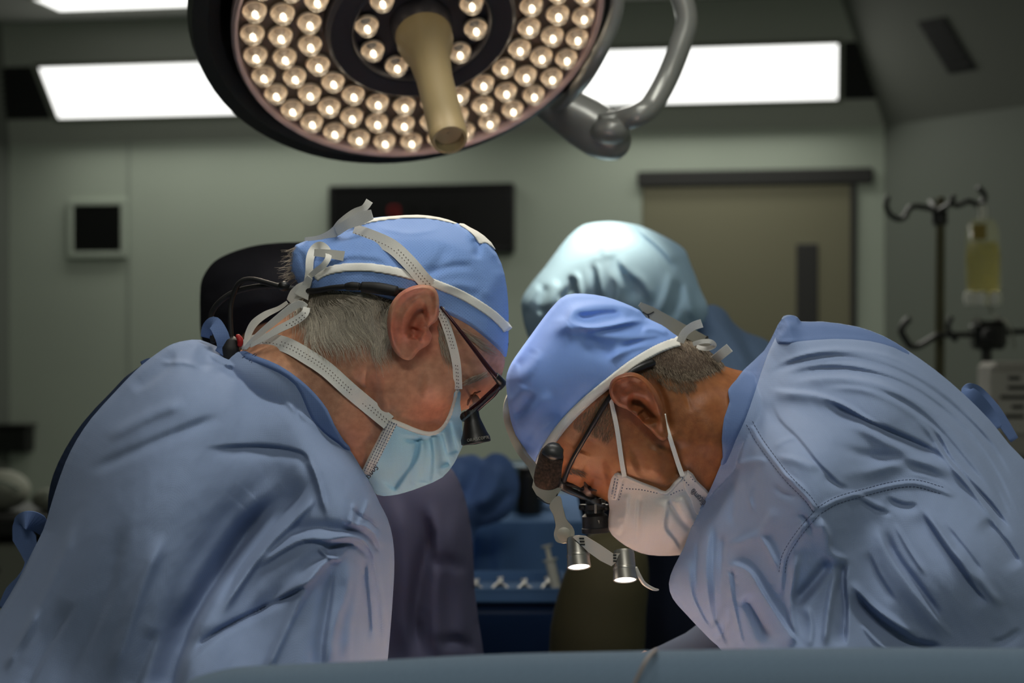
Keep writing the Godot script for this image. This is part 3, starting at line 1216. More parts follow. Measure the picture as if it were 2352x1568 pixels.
func merge(g: Geo, o: Geo) -> void:
	var k := g.v.size()
	g.v.append_array(o.v)
	g.c.append_array(o.c)
	for q in o.i:
		g.i.append(k + q)

# an ear sculpted on a grid of its own, its root sunk in the head
func ear(g: Geo, head: Sheet, outline: Array, helix: Array, inner: Array, concha: Array, canal: Array, tragus: Array, stand: Array, tint) -> void:
	var p := smooth2(outline, 3, true)
	var lo := p[0]
	var hi := p[0]
	for q in p:
		lo = lo.min(q)
		hi = hi.max(q)
	var s := Sheet.new(lo.x - 12, lo.y - 12, hi.x + 12, hi.y + 12, 2.0)
	var d := s.dist(p, 14.0)
	var st := s.field(stand, 20.0)
	for k in s.nx * s.ny:
		var x := s.x0 + (k % s.nx) * s.st
		var y := s.y0 + int(k / float(s.nx)) * s.st
		s.mid[k] = head.near(x, y) + 0.004
		var e := clampf(d[k] / 9.0, 0.0, 1.0)
		s.h[k] = st[k] + 0.0115 + 0.004 * (sqrt(1.0 - (1.0 - e) * (1.0 - e)) - 1.0)
		s.back[k] = -0.0
	s.stroke(s.h, smooth2(helix, 4), 8.5, 0.0056, 0.0, 0.12)
	s.stroke(s.h, smooth2(inner, 4), 9.0, 0.0038, 0.0, 0.25)
	s.stroke(s.h, smooth2(concha, 4), 16.0, -0.0125, 0.0, 0.2)
	s.stroke(s.h, smooth2(canal, 4), 9.0, -0.008, 0.0, 0.2)
	s.stroke(s.h, smooth2(tragus, 4), 8.0, 0.004, 0.0, 0.3)
	for k in s.nx * s.ny:
		s.h[k] = maxf(s.h[k], 0.0068 if d[k] > 6.0 else 0.0015)
		s.back[k] = -s.h[k] + maxf(0.004, minf(s.h[k] + 0.008, 0.02))
	s.solid(g, d, self, 0.0, 0.0, PackedFloat32Array(), tint)

# strands of hair grown from a patch of the head: flow gives the direction in the picture plane
func hair(g: Geo, head: Sheet, patch: PackedVector2Array, count: int, flow: Callable, length: float, r: float, lift: float, cols: Array, curl := 0.0) -> void:
	var lo := patch[0]
	var hi := patch[0]
	for q in patch:
		lo = lo.min(q)
		hi = hi.max(q)
	var made := 0
	var tries := 0
	while made < count and tries < count * 30:
		tries += 1
		var p := Vector2(rng.randf_range(lo.x, hi.x), rng.randf_range(lo.y, hi.y))
		if not Geometry2D.is_point_in_polygon(p, patch):
			continue
		made += 1
		var l := length * rng.randf_range(0.6, 1.3)
		var seg := 6
		var dir: Vector2 = (flow.call(p) as Vector2).rotated(rng.randf_range(-0.16, 0.16))
		var bend := rng.randf_range(-curl, curl)
		var c: Color = (cols[0] as Color).lerp(cols[1], rng.randf())
		var k0 := g.v.size()
		for q in seg + 1:
			var t := float(q) / seg
			var z := head.near(p.x, p.y) - lift * (0.25 + 1.1 * t - 0.7 * t * t) * rng.randf_range(0.9, 1.1)
			var w := r * (1.0 - 0.75 * t)
			var n := Vector2(-dir.y, dir.x) * w * F / z
			g.v.append(at(p.x - n.x, p.y - n.y, z + w))
			g.v.append(at(p.x, p.y, z - w))
			g.v.append(at(p.x + n.x, p.y + n.y, z + w))
			for e in 3:
				g.c.append(c)
			dir = dir.rotated(bend).lerp(flow.call(p), 0.35).normalized()
			p += dir * l / seg
		for q in seg:
			var a := k0 + q * 3
			for e in 3:
				g.quad(a + e, a + (e + 1) % 3, a + 3 + (e + 1) % 3, a + 3 + e)

# a few millimetres off the head where a cap covers it
func tucked(s: Sheet, region: Array, region2: Array) -> PackedFloat32Array:
	var d := s.dist(smooth2(region, 2, true), 30.0)
	var e := s.dist(smooth2(region2, 2, true), 30.0)
	for k in d.size():
		d[k] = -0.008 * maxf(smoothstep(4.0, 26.0, d[k]), smoothstep(6.0, 26.0, e[k]))
	return d

# a gown stands round the neck, outside it
func neckline(s: Sheet, d: PackedFloat32Array, head: Sheet) -> void:
	for k in s.nx * s.ny:
		if d[k] < -8.0 or d[k] > 260.0:
			continue
		var x := s.x0 + (k % s.nx) * s.st
		var y := s.y0 + int(k / float(s.nx)) * s.st
		if x < head.x0 or y < head.y0 or x > head.x0 + (head.nx - 1) * head.st or y > head.y0 + (head.ny - 1) * head.st:
			continue
		var hh := head.get_at(head.h, x, y)
		if hh < 0.001:
			continue
		var need := s.mid[k] - head.near(x, y) + 0.006
		var w := 1.0 - smoothstep(150.0, 260.0, d[k])
		s.h[k] = maxf(s.h[k], need * w)
		s.back[k] = maxf(s.back[k], (hh + 0.006 + head.get_at(head.mid, x, y) - s.mid[k]) * w)

func patch_of(s: Sheet, outline: PackedVector2Array, lift: float, ease: float, extra := PackedFloat32Array()) -> Geo:
	var g := Geo.new()
	s.solid(g, s.dist(outline, 60.0), self, lift, ease, extra)
	return g

# trousers, shoes and the lower gown of a standing figure: below the table edge
func lower_body(o: Node3D, x: float, z: float, lean: float, gown: Material, top: float) -> void:
	var pts := []
	var rs := []
	for k in 9:
		var t := k / 8.0
		pts.append(Vector3(x + lean * (1.0 - t), lerpf(top, 0.32, t), z))
		rs.append(lerpf(0.17, 0.24, t))
	put("gown_skirt", tube(Geo.new(), PackedVector3Array(pts), rs, 28, 0.72, Vector3.FORWARD), gown, o)
	for s in [-1.0, 1.0]:
		put("trouser_leg", tube(Geo.new(), PackedVector3Array([Vector3(x + 0.09 * s, 0.5, z), Vector3(x + 0.09 * s, 0.3, z), Vector3(x + 0.09 * s, 0.07, z)]), [0.085, 0.075, 0.065], 16), M.navy, o)
		var sh := Geo.new()
		box(sh, Vector3(x + 0.09 * s, 0.012, z + 0.03), Vector3(0.1, 0.024, 0.28), Basis.IDENTITY, 0.008)
		box(sh, Vector3(x + 0.09 * s, 0.05, z + 0.03), Vector3(0.09, 0.06, 0.26), Basis.IDENTITY, 0.028)
		put("shoe", sh, M.shoe, o)

func build_left() -> void:
	var o := thing("person", "bespectacled surgeon on the left, blue mesh cap and mask, looking down", "person", Vector3(-0.33, 0, -1.52))
	# ---- the head, seen from its right side
	var s := Sheet.new(480, 440, 1220, 1240, 3.0)
	var outline := smooth2([668, 600, 679, 562, 735, 542, 800, 514, 850, 500, 900, 495, 960, 493, 1010, 499, 1060, 515, 1105, 540, 1142, 582, 1160, 630, 1168, 690, 1169, 760, 1163, 820, 1157, 845, 1150, 868, 1138, 890, 1120, 915, 1098, 930, 1078, 938, 1060, 960, 1062, 1000, 1062, 1022, 1050, 1045, 1042, 1062, 1015, 1094, 970, 1115, 930, 1129, 895, 1137, 862, 1134, 838, 1130, 800, 1140, 700, 1120, 600, 1040, 520, 920, 510, 830, 555, 800, 585, 768, 630, 738, 665, 705, 680, 670, 670, 640], 2, true)
	var d := s.dist(outline, 190.0)
	var t := s.field([930, 620, .086, 740, 610, .074, 1100, 760, .066, 1150, 700, .066, 1050, 780, .070, 1020, 900, .066, 900, 960, .064, 960, 1080, .050, 1040, 980, .045, 1110, 880, .05, 720, 870, .060, 600, 900, .064, 760, 740, .070, 870, 800, .072, 660, 1000, .062], 60.0)
	var puff := s.inflate(d, t, 175.0, 12)
	s.h = puff.duplicate()
	s.back = puff
	s.mid.fill(1.525)
	var f := s.h
	s.stroke(f, smooth2([1125, 862, 1098, 866, 1072, 874], 4), 20.0, 0.005)         # brow
	s.stroke(f, smooth2([1098, 905, 1080, 915], 4), 17.0, -0.011)                   # eye socket
	s.stroke(f, smooth2([1060, 905, 1010, 890, 960, 880], 4), 34.0, 0.005)          # cheekbone
	s.stroke(f, smooth2([1045, 840, 1052, 800], 4), 30.0, -0.003)                   # temple hollow
	s.stroke(f, smooth2([860, 800, 870, 860, 885, 920, 905, 955], 4), 24.0, 0.0045) # edge of the jaw
	s.stroke(f, smooth2([845, 850, 850, 920, 858, 980, 850, 1060], 4), 30.0, -0.008)# behind the jaw
	s.stroke(f, smooth2([850, 760, 800, 860, 770, 960, 790, 1040], 4), 34.0, 0.006) # neck muscle
	s.stroke(f, smooth2([885, 690, 876, 740, 890, 800, 915, 838], 4), 12.0, -0.006) # behind the ear
	for w in [[1075, 872, 1060, 866, 1045, 868], [1078, 882, 1060, 882, 1046, 888], [1080, 925, 1066, 932, 1058, 942], [846, 835, 838, 880, 842, 930], [706, 800, 760, 850, 800, 900], [1110, 838, 1130, 845, 1146, 842]]:
		s.stroke(f, smooth2(w, 3), 4.0, -0.0012)
	var red := Color(0.66, 0.24, 0.16)
	var base := Color(0.64, 0.34, 0.22)
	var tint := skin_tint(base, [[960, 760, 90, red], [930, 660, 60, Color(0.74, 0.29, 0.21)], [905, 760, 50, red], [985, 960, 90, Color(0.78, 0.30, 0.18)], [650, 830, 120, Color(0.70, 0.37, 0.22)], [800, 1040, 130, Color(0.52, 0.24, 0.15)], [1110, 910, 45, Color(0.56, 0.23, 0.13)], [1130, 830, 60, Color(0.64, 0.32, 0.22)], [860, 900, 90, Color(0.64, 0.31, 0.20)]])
	var skin := Geo.new()
	var skin_line := smooth2([700, 600, 760, 560, 900, 530, 1000, 530, 1090, 580, 1140, 680, 1150, 780, 1160, 824, 1157, 845, 1150, 868, 1138, 890, 1120, 915, 1098, 930, 1078, 938, 1052, 950, 1046, 1020, 1020, 1075, 960, 1100, 890, 1120, 838, 1118, 800, 1140, 700, 1120, 600, 1040, 520, 920, 512, 830, 557, 802, 587, 770, 632, 740, 667, 707, 690, 670], 2, true)
	s.solid(skin, s.dist(skin_line, 60.0), self, 0.0, 0.0, tucked(s, [700, 650, 700, 580, 800, 530, 960, 500, 1100, 545, 1160, 640, 1160, 760, 1155, 805, 1060, 730, 960, 690, 830, 660, 740, 655], [895, 963, 955, 986, 985, 992, 1008, 985, 1026, 962, 1052, 895, 1063, 1010, 1043, 1064, 970, 1117, 897, 1138, 848, 1112, 831, 1087]), tint)
	ear(skin, s, [985, 655, 1003, 668, 1009, 700, 1004, 735, 985, 752, 992, 770, 985, 790, 962, 805, 945, 825, 925, 824, 905, 805, 893, 775, 889, 740, 895, 705, 915, 675, 950, 656],
		[1000, 735, 1004, 700, 998, 672, 978, 662, 950, 665, 920, 682, 901, 712, 897, 750, 903, 785, 918, 810],
		[988, 690, 970, 684, 948, 698, 932, 725, 928, 760, 936, 790],
		[985, 715, 962, 722, 948, 745, 950, 770], [955, 752, 950, 768, 948, 780], [982, 752, 974, 770, 962, 785], [985, 700, .012, 900, 740, .017, 930, 815, .010, 985, 760, .008, 950, 660, .015], tint)
	put("body", skin, M.skin, o)
	# eye under the brow
	put("eye", ball(Geo.new(), at(1088, 912, s.near(1088, 912) + 0.007), Vector3(0.011, 0.011, 0.011), Basis.IDENTITY, 16), M.eye, o)
	put("eyelid", tube(Geo.new(), laid(s, smooth2([1074, 930, 1079, 914, 1090, 903, 1104, 898], 4), 0.0005), [0.0006, 0.001, 0.0013, 0.0015, 0.0015, 0.0015, 0.0015, 0.0014, 0.0013, 0.0012, 0.0010, 0.0008, 0.0005], 8), M.brow, o)
	var bg := Geo.new()
	hair(bg, s, PackedVector2Array([Vector2(1072, 868), Vector2(1120, 852), Vector2(1126, 862), Vector2(1074, 882)]), 90, func(_p): return Vector2(-0.8, 0.5), 18.0, 0.00022, 0.003, [Color(0.35, 0.28, 0.2), Color(0.6, 0.52, 0.42)], 0.1)
	put("eyebrow", bg, M.hair, o, true)
	# grey hair below the cap
	var hg := Geo.new()
	var under := smooth2([676, 690, 700, 664, 760, 664, 830, 670, 900, 688, 898, 712, 882, 726, 872, 750, 858, 770, 840, 764, 800, 755, 740, 744, 706, 738, 690, 720], 2, true)
	s.solid(hg, s.dist(under, 60.0), self, 0.0035, 14.0)
	put("hair", hg, M.hair_base, o)
	var hs := Geo.new()
	hair(hs, s, under, 2600, func(p: Vector2): return Vector2(0.2 + (p.x - 700) / 330.0 - maxf(0.0, p.x - 840) / 50.0, 0.9).normalized().rotated(0.75 * sin(p.y / 13.0 + p.x / 37.0)), 84.0, 0.00018, 0.0062, [Color(0.34, 0.30, 0.24), Color(0.96, 0.88, 0.74)], 0.14)
	hair(hs, s, PackedVector2Array([Vector2(1004, 742), Vector2(1018, 730), Vector2(1040, 790), Vector2(1030, 815), Vector2(1008, 790)]), 200, func(_p): return Vector2(0.3, 0.95), 42.0, 0.0002, 0.004, [Color(0.25, 0.2, 0.15), Color(0.62, 0.57, 0.46)], 0.12)
	hair(hs, s, PackedVector2Array([Vector2(1040, 760), Vector2(1060, 750), Vector2(1110, 790), Vector2(1100, 800)]), 90, func(_p): return Vector2(0.85, 0.5), 40.0, 0.0002, 0.003, [Color(0.3, 0.25, 0.18), Color(0.6, 0.52, 0.42)], 0.1)
	hair(hs, s, PackedVector2Array([Vector2(690, 560), Vector2(705, 556), Vector2(700, 640), Vector2(676, 625)]), 120, func(_p): return Vector2(-0.9, 0.35), 40.0, 0.00018, 0.004, [Color(0.3, 0.25, 0.18), Color(0.65, 0.58, 0.48)], 0.25)
	put("hair_strands", hs, M.hair, o, true)
	# ---- cap
	var extra := PackedFloat32Array()
	extra.resize(s.nx * s.ny)
	for w in [[860, 520, 940, 535, 1020, 522, 6, .002], [1085, 545, 1098, 566, 1092, 596, 10, -.006], [1060, 520, 1110, 560, 1150, 600, 12, .004], [970, 640, 1010, 600, 1030, 560, 14, -.003], [975, 632, 1040, 612, 1090, 612, 10, -.003], [1000, 660, 1060, 655, 1110, 668, 12, .0025], [730, 600, 800, 590, 870, 598, 12, .003], [720, 640, 800, 596, 900, 610, 9, -.003], [690, 570, 700, 610, 712, 645, 9, -.003], [850, 560, 910, 600, 960, 630, 16, -.0025], [1110, 690, 1140, 640, 1150, 610, 18, .003], [1080, 590, 1090, 640, 1100, 690, 20, -.002], [900, 575, 920, 530, 960, 510, 16, -.002]]:
		s.stroke(extra, smooth2(w.slice(0, 6), 4), w[6], w[7])
	var capline := smooth2([668, 600, 679, 562, 735, 545, 800, 515, 850, 501, 900, 496, 960, 494, 1010, 500, 1060, 516, 1105, 541, 1141, 582, 1159, 630, 1167, 690, 1168, 760, 1163, 821, 1150, 808, 1122, 782, 1090, 756, 1062, 738, 1030, 722, 1005, 712, 960, 702, 900, 689, 830, 674, 760, 668, 712, 670, 690, 656, 668, 622], 2, true)
	put("cap", patch_of(s, capline, 0.005, 7.0, extra), M.cap, o)
	var tape := Geo.new()
	s.solid(tape, s.dist(band(smooth2([722, 640, 740, 627, 775, 617, 830, 613, 890, 620, 950, 634, 1000, 652, 1060, 677, 1115, 710, 1150, 738, 1167, 760], 3), 25.0), 40.0), self, 0.0066, 3.0, extra)
	put("cap_band", tape, M.white_tape, o)
	var crown := Geo.new()
	s.solid(crown, s.dist(smooth2([800, 516, 850, 502, 900, 496, 960, 493, 1010, 499, 1050, 512, 1046, 516, 1000, 506, 950, 503, 900, 506, 850, 514, 805, 526], 2, true), 40.0), self, 0.0068, 3.0, extra)
	s.solid(crown, s.dist(smooth2([1052, 512, 1080, 522, 1112, 541, 1140, 575, 1118, 560, 1100, 563, 1088, 545, 1070, 528], 2, true), 40.0), self, 0.0068, 3.0, extra)
	put("cap_top_seam", crown, M.white_tape, o)
	# ---- mask
	var mx := PackedFloat32Array()
	mx.resize(s.nx * s.ny)
	s.bar(mx, 960, 1060, 1030, 1010, 90, 60, .008)
	for w in [[962, 1000, 952, 1050, 900, 1128, 5, -.008, 30], [985, 1000, 990, 1050, 985, 1112, 5, -.0075, 26], [1010, 992, 1022, 1040, 1030, 1072, 5, -.0075, 24], [1032, 965, 1040, 1005, 1050, 1040, 5, -.006, 22], [948, 1010, 934, 1080, 915, 1125, 6, .003, 16], [972, 1010, 972, 1060, 950, 1118, 5, .004, 14], [998, 1000, 1006, 1050, 1006, 1095, 5, .004, 14], [1022, 985, 1032, 1025, 1040, 1055, 5, .003, 12]]:
		s.stroke(mx, smooth2(w.slice(0, 6), 4), w[6], w[7], w[8], 0.08)
	var maskline := smooth2([895, 963, 925, 972, 955, 986, 985, 992, 1008, 985, 1026, 962, 1040, 925, 1052, 889, 1057, 925, 1061, 965, 1063, 1000, 1063, 1022, 1052, 1045, 1043, 1064, 1016, 1096, 970, 1117, 930, 1131, 897, 1138, 866, 1136, 848, 1112, 831, 1087, 850, 1050, 874, 1005], 2, true)
	var mask := put("mask", patch_of(s, maskline, 0.0035, 5.0, mx), M.mask_blue, o)
	var edge := Geo.new()
	s.solid(edge, s.dist(band(smooth2([903, 965, 884, 1005, 860, 1052, 841, 1092], 3), 27.0), 40.0), self, 0.0050, 3.0, mx)
	s.solid(edge, s.dist(band(smooth2([893, 966, 925, 978, 955, 990, 985, 997, 1010, 990, 1029, 966, 1043, 927, 1052, 893], 3), 15.0, 9.0), 40.0), self, 0.0050, 3.0, mx)
	put("edge_tape", edge, M.white_tape, mask)
	var dir := (at(842, 1098, s.near(842, 1098)) - at(866, 1066, s.near(866, 1066))).normalized()
	var upv := Vector3(0.78, -0.62, 0.3)
	upv = (upv - dir * upv.dot(dir)).normalized()
	lettering("print", "Soosu", 0.0058, at(866, 1070, s.near(866, 1070) - 0.0075), Basis(dir, upv, dir.cross(upv)), 0.0, 0.0, M.ink, mask)
	var sg := Geo.new()
	s.mid.fill(1.525)
	for off in [-8.0, -2.5, 3.0, 8.5]:
		dashes(sg, s, smooth2([903 + off, 970 + off * 0.4, 884 + off, 1005 + off * 0.4, 862 + off, 1050 + off * 0.4, 845 + off, 1084 + off * 0.4], 3), 0.0062, 1.6, 4.0, 3.0)
	put("stitching", sg, M.stitch, mask, true)
	# ties of the mask
	var z := func(x: float, y: float, l: float) -> float:
		return s.near(x, y) - l
	var tie := func(p: Array, l: float) -> Array:
		var q := []
		for k in range(0, p.size(), 2):
			q.append_array([p[k], p[k + 1], s.near(p[k], p[k + 1]) - l])
		return q
	var low := [893, 970, 850, 935, 800, 893, 750, 848, 705, 818, 660, 793, 620, 783, 585, 786, 556, 802]
	var up_front := [1052, 893, 1049, 840, 1040, 795, 1026, 750, 1010, 708]
	var up_back := [986, 655, 968, 636, 940, 603, 900, 566, 850, 543, 812, 530]
	for w in [[low, 0.0135, "lower_tie"], [up_front, 0.0075, "upper_tie"], [up_back, 0.0125, "upper_tie"]]:
		put(w[2], strap(Geo.new(), tie.call(w[0], 0.0085 if w[0] == up_back else 0.004), w[1], 0.0006), M.white_tape, mask)
		var dg := Geo.new()
		var path := smooth2(w[0], 4)
		for off in [-4.0, 3.0]:
			var pp := PackedVector2Array()
			for q in path:
				pp.append(q + Vector2(off * 0.5, -off))
			dashes(dg, s, pp, 0.0095 if w[0] == up_back else 0.005, 2.0, 2.6, 5.5)
		put("perforation", dg, M.hole, mask, true)
	# bows: the lower one on the nape, the upper one behind the crown, the cap's own over the back
	var knots := Geo.new()
	var D: float = s.near(600, 790)
	strap(knots, [562, 800, D, 590, 772, D - .008, 630, 738, D - .018, 665, 710, D - .026, 688, 698, D - .030, 704, 706, D - .034], [0.0035, 0.005, 0.0062, 0.0068, 0.0066, 0.0055], 0.0006, -0.3)
	strap(knots, [705, 706, D - .034, 698, 722, D - .036, 672, 740, D - .031, 640, 756, D - .024, 605, 777, D - .015, 575, 794, D - .004], [0.0058, 0.0072, 0.0076, 0.0068, 0.005, 0.0035], 0.0006, 0.3)
	strap(knots, [564, 798, D + .004, 570, 768, D + .002, 584, 742, D - .002, 610, 722, D - .004, 640, 708, D - .004, 660, 694, D - .008], [0.003, 0.006, 0.0068, 0.0058, 0.004, 0.003])
	strap(knots, [664, 692, D - .010, 676, 678, D - .014, 690, 668, D - .018, 704, 662, D - .020], [0.005, 0.0105, 0.013, 0.0132])
	var kd := Geo.new()
	dashes(kd, s, smooth2([702, 718, 680, 735, 655, 748], 3), 0.045, 2.4, 2.6, 6.0)
	dashes(kd, s, smooth2([700, 728, 684, 740, 664, 750], 3), 0.045, 2.4, 2.6, 6.0)
	put("bow_perforation", kd, M.hole, mask, true)
	put("lower_bow", knots, M.white_tape, mask)
	var kb := Geo.new()
	strap(kb, [706, 655, z.call(710, 655, .012), 710, 625, z.call(714, 625, .012), 712, 595, z.call(716, 595, .014), 720, 573, z.call(722, 573, .018), 736, 563, z.call(738, 563, .022), 752, 574, z.call(752, 574, .021), 754, 592, z.call(754, 592, .02), 742, 610, z.call(742, 610, .018), 726, 622, z.call(726, 622, .014), 710, 636, z.call(712, 636, .012)], [0.007, 0.0066, 0.0072, 0.0070, 0.006, 0.0052, 0.0052, 0.0050, 0.0042])
	strap(kb, [722, 580, z.call(722, 580, .021), 750, 582, z.call(750, 582, .021), 790, 588, z.call(788, 588, .02)], [0.006, 0.0072, 0.0085])
	strap(kb, [712, 636, z.call(714, 636, .015), 702, 658, z.call(706, 658, .015), 692, 682, z.call(700, 678, .017)], [0.0055, 0.008, 0.0135])
	put("cap_bow", kb, M.white_tape, o)
	var kc := Geo.new()
	strap(kc, [700, 549, 1.52, 735, 546, 1.51, 768, 533, 1.50, 784, 512, 1.49, 812, 488, 1.485, 836, 478, 1.48, 849, 461, 1.48], [0.003, 0.005, 0.009, 0.0075, 0.0058, 0.006, 0.0066])
	strap(kc, [772, 532, 1.495, 796, 516, 1.485, 826, 502, 1.48, 855, 492, 1.475], [0.008, 0.0085, 0.0115, 0.0085])
	strap(kc, [778, 524, 1.50, 790, 504, 1.505, 806, 494, 1.505, 812, 506, 1.5, 800, 520, 1.5], [0.005, 0.0048, 0.0045, 0.0045, 0.005])
	put("upper_bow", kc, M.white_tape, mask)
	build_left_gown(o, s)
	build_left_loupes(s)

func build_left_loupes(s: Sheet) -> void:
	var c := at(1110, 930, 1.5)
	var o := thing("surgical_loupes", "dark-framed magnifying glasses with black barrel worn by the left surgeon", "glasses", c)
	# near and far temple arms
	var zt: float = s.near(1010, 705) - 0.004
	put("temple_arm", wire(Geo.new(), [1012, 704, zt, 1040, 738, zt - .003, 1080, 790, zt - .002, 1120, 842, zt + .004, 1140, 866, zt + .010], [0.0011, 0.0014, 0.0018, 0.0023, 0.0024], 8), M.frame, o)
	put("temple_arm", wire(Geo.new(), [1055, 770, 1.60, 1120, 842, 1.592, 1142, 868, 1.585], [0.0012, 0.002, 0.0023], 8), M.frame, o)
	var g := wire(Geo.new(), [1138, 862, zt + .010, 1148, 874, zt + .014, 1153, 880, zt + .022, 1146, 890, zt + .03], [0.0032, 0.0036, 0.0036, 0.0028], 10)
	put("hinge", g, M.black, o)
	var lo := wire(Geo.new(), [1150, 880, zt + .02, 1136, 903, zt + .022, 1112, 925, zt + .026, 1086, 948, zt + .03, 1068, 958, zt + .034], [0.0024, 0.0023, 0.0022, 0.0022, 0.002], 8)
	wire(lo, [1144, 882, zt + .022, 1122, 903, zt + .024, 1096, 927, zt + .03, 1072, 946, zt + .036], 0.0014, 8)
	wire(lo, [1150, 880, zt + .02, 1146, 888, 1.52, 1144, 880, 1.585], 0.0022, 8)
	put("frame_front", lo, M.frame, o)
	put("lens", prism(Geo.new(), at(1110, 920, zt + .03), Basis(Vector3(0.74, 0.67, 0), Vector3(0, 0, 1), Vector3(0.67, -0.74, 0)), smooth2([-0.022, -0.022, 0.02, -0.024, 0.026, 0.0, 0.018, 0.02, -0.016, 0.02, -0.026, 0.0], 3, true), 0.0016), M.lens, o)
	# the barrels, hanging from the carrier lens
	for k in 2:
		var dz := 0.062 * k
		var a := at(1083, 950, zt + .030 + dz)
		var dir := Vector3(0.16, -1.0, 0.06).normalized()
		var b := frame_of(dir, Vector3.FORWARD)
		var bar := lathe(Geo.new(), a, b, [Vector2(0.001, -0.003), Vector2(0.0065, -0.003), Vector2(0.0068, 0.004), Vector2(0.0078, 0.0075), Vector2(0.0108, 0.017), Vector2(0.0128, 0.0215), Vector2(0.0130, 0.0255), Vector2(0.0118, 0.0262), Vector2(0.0112, 0.0245)], 36)
		put("barrel", bar, M.black, o)
		put("objective_lens", lathe(Geo.new(), a, b, [Vector2(0.0113, 0.0245), Vector2(0.008, 0.0262), Vector2(0.001, 0.0268)], 30), M.glass_dark, o)
		put("bridge_mount", ball(Geo.new(), at(1068, 957, zt + .032 + dz), Vector3(0.0045, 0.0045, 0.005), Basis.IDENTITY, 12), M.rubber, o)
		if k == 0:
			lettering("lettering", "ORASCOPTIC", 0.0027, a + b * Vector3(0, 0.0222, 0), b, 0.01318, 1.0, M.paper, o)
	# retaining cord, its sleeves, and the lamp cable down the back
	var cord := wire(Geo.new(), [1006, 690, zt, 940, 668, s.near(940, 668) - .008, 900, 664, s.near(900, 664) - .008, 860, 661, s.near(860, 661) - .009, 815, 658, s.near(815, 658) - .009, 770, 660, s.near(770, 660) - .009, 722, 668, s.near(722, 668) - .009, 690, 664, s.near(700, 664) - .008, 655, 660, 1.49], [0.0012, 0.0012, 0.002, 0.0022, 0.0022, 0.0024, 0.0026, 0.0026, 0.0024], 10)
	put("cord", cord, M.rubber, o)
	put("sleeve", wire(Geo.new(), [912, 669, s.near(912, 669) - .009, 870, 662, s.near(870, 662) - .010, 832, 659, s.near(832, 659) - .010], [0.0045, 0.0052, 0.0045], 14), M.rubber, o)
	put("sleeve", wire(Geo.new(), [826, 658, s.near(826, 658) - .009, 808, 657, s.near(808, 657) - .0095, 795, 658, s.near(795, 658) - .009], [0.0034, 0.0038, 0.003], 12), M.rubber, o)
	put("cable_clip", ball(Geo.new(), at(652, 657, 1.49), Vector3(0.0055, 0.0045, 0.005), Basis.IDENTITY, 12), M.black, o)
	put("cable", wire(Geo.new(), [655, 662, 1.49, 615, 650, 1.50, 575, 641, 1.51, 548, 652, 1.515, 532, 690, 1.52, 529, 730, 1.52, 532, 780, 1.52], 0.0024, 10), M.rubber, o)
	put("cable", wire(Geo.new(), [653, 656, 1.495, 600, 657, 1.51, 545, 668, 1.52, 508, 690, 1.525, 487, 718, 1.53, 484, 750, 1.53, 490, 785, 1.53], 0.0026, 10), M.rubber, o)
	var plug := wire(Geo.new(), [533, 778, 1.52, 530, 800, 1.52, 528, 825, 1.52], [0.006, 0.009, 0.008], 12)
	put("battery_plug", plug, M.rubber, o)
	put("plug_collar", wire(Geo.new(), [545, 770, 1.515, 552, 782, 1.515, 550, 795, 1.515], [0.002, 0.003, 0.002], 8), M.red, o)

# lettering wrapped round a barrel (axis y of b) starting at an angle
func lettering(called: String, text: String, height: float, where: Vector3, b: Basis, r: float, start: float, m: Material, parent: Node3D) -> void:
	var st := SurfaceTool.new()
	st.begin(Mesh.PRIMITIVE_TRIANGLES)
	var x := 0.0
	var g := Geo.new()
	for ch in text:
		var tm := TextMesh.new()
		tm.text = ch
		tm.font_size = 32
		tm.pixel_size = height / 24.0
		tm.depth = height * 0.06
		var arr := tm.surface_get_arrays(0) if tm.get_surface_count() > 0 else []
		if arr.is_empty():
			continue
		var vs: PackedVector3Array = arr[Mesh.ARRAY_VERTEX]
		var ix: PackedInt32Array = arr[Mesh.ARRAY_INDEX]
		var w := tm.get_aabb().size.x + height * 0.16
		var k := g.v.size()
		var wrap := r > 0.0
		for v in vs:
			var u := x + v.x + w * 0.5
			if wrap:
				var a := start + u / r
				g.v.append(where + b * Vector3(cos(a) * (r + v.z), -v.y, sin(a) * (r + v.z)))
			else:
				g.v.append(where + b * Vector3(u, v.y, v.z))
		for q in ix:
			g.i.append(k + q)
		x += w
	g.flat = true
	if g.v.size() > 0:
		put(called, g, m, parent)

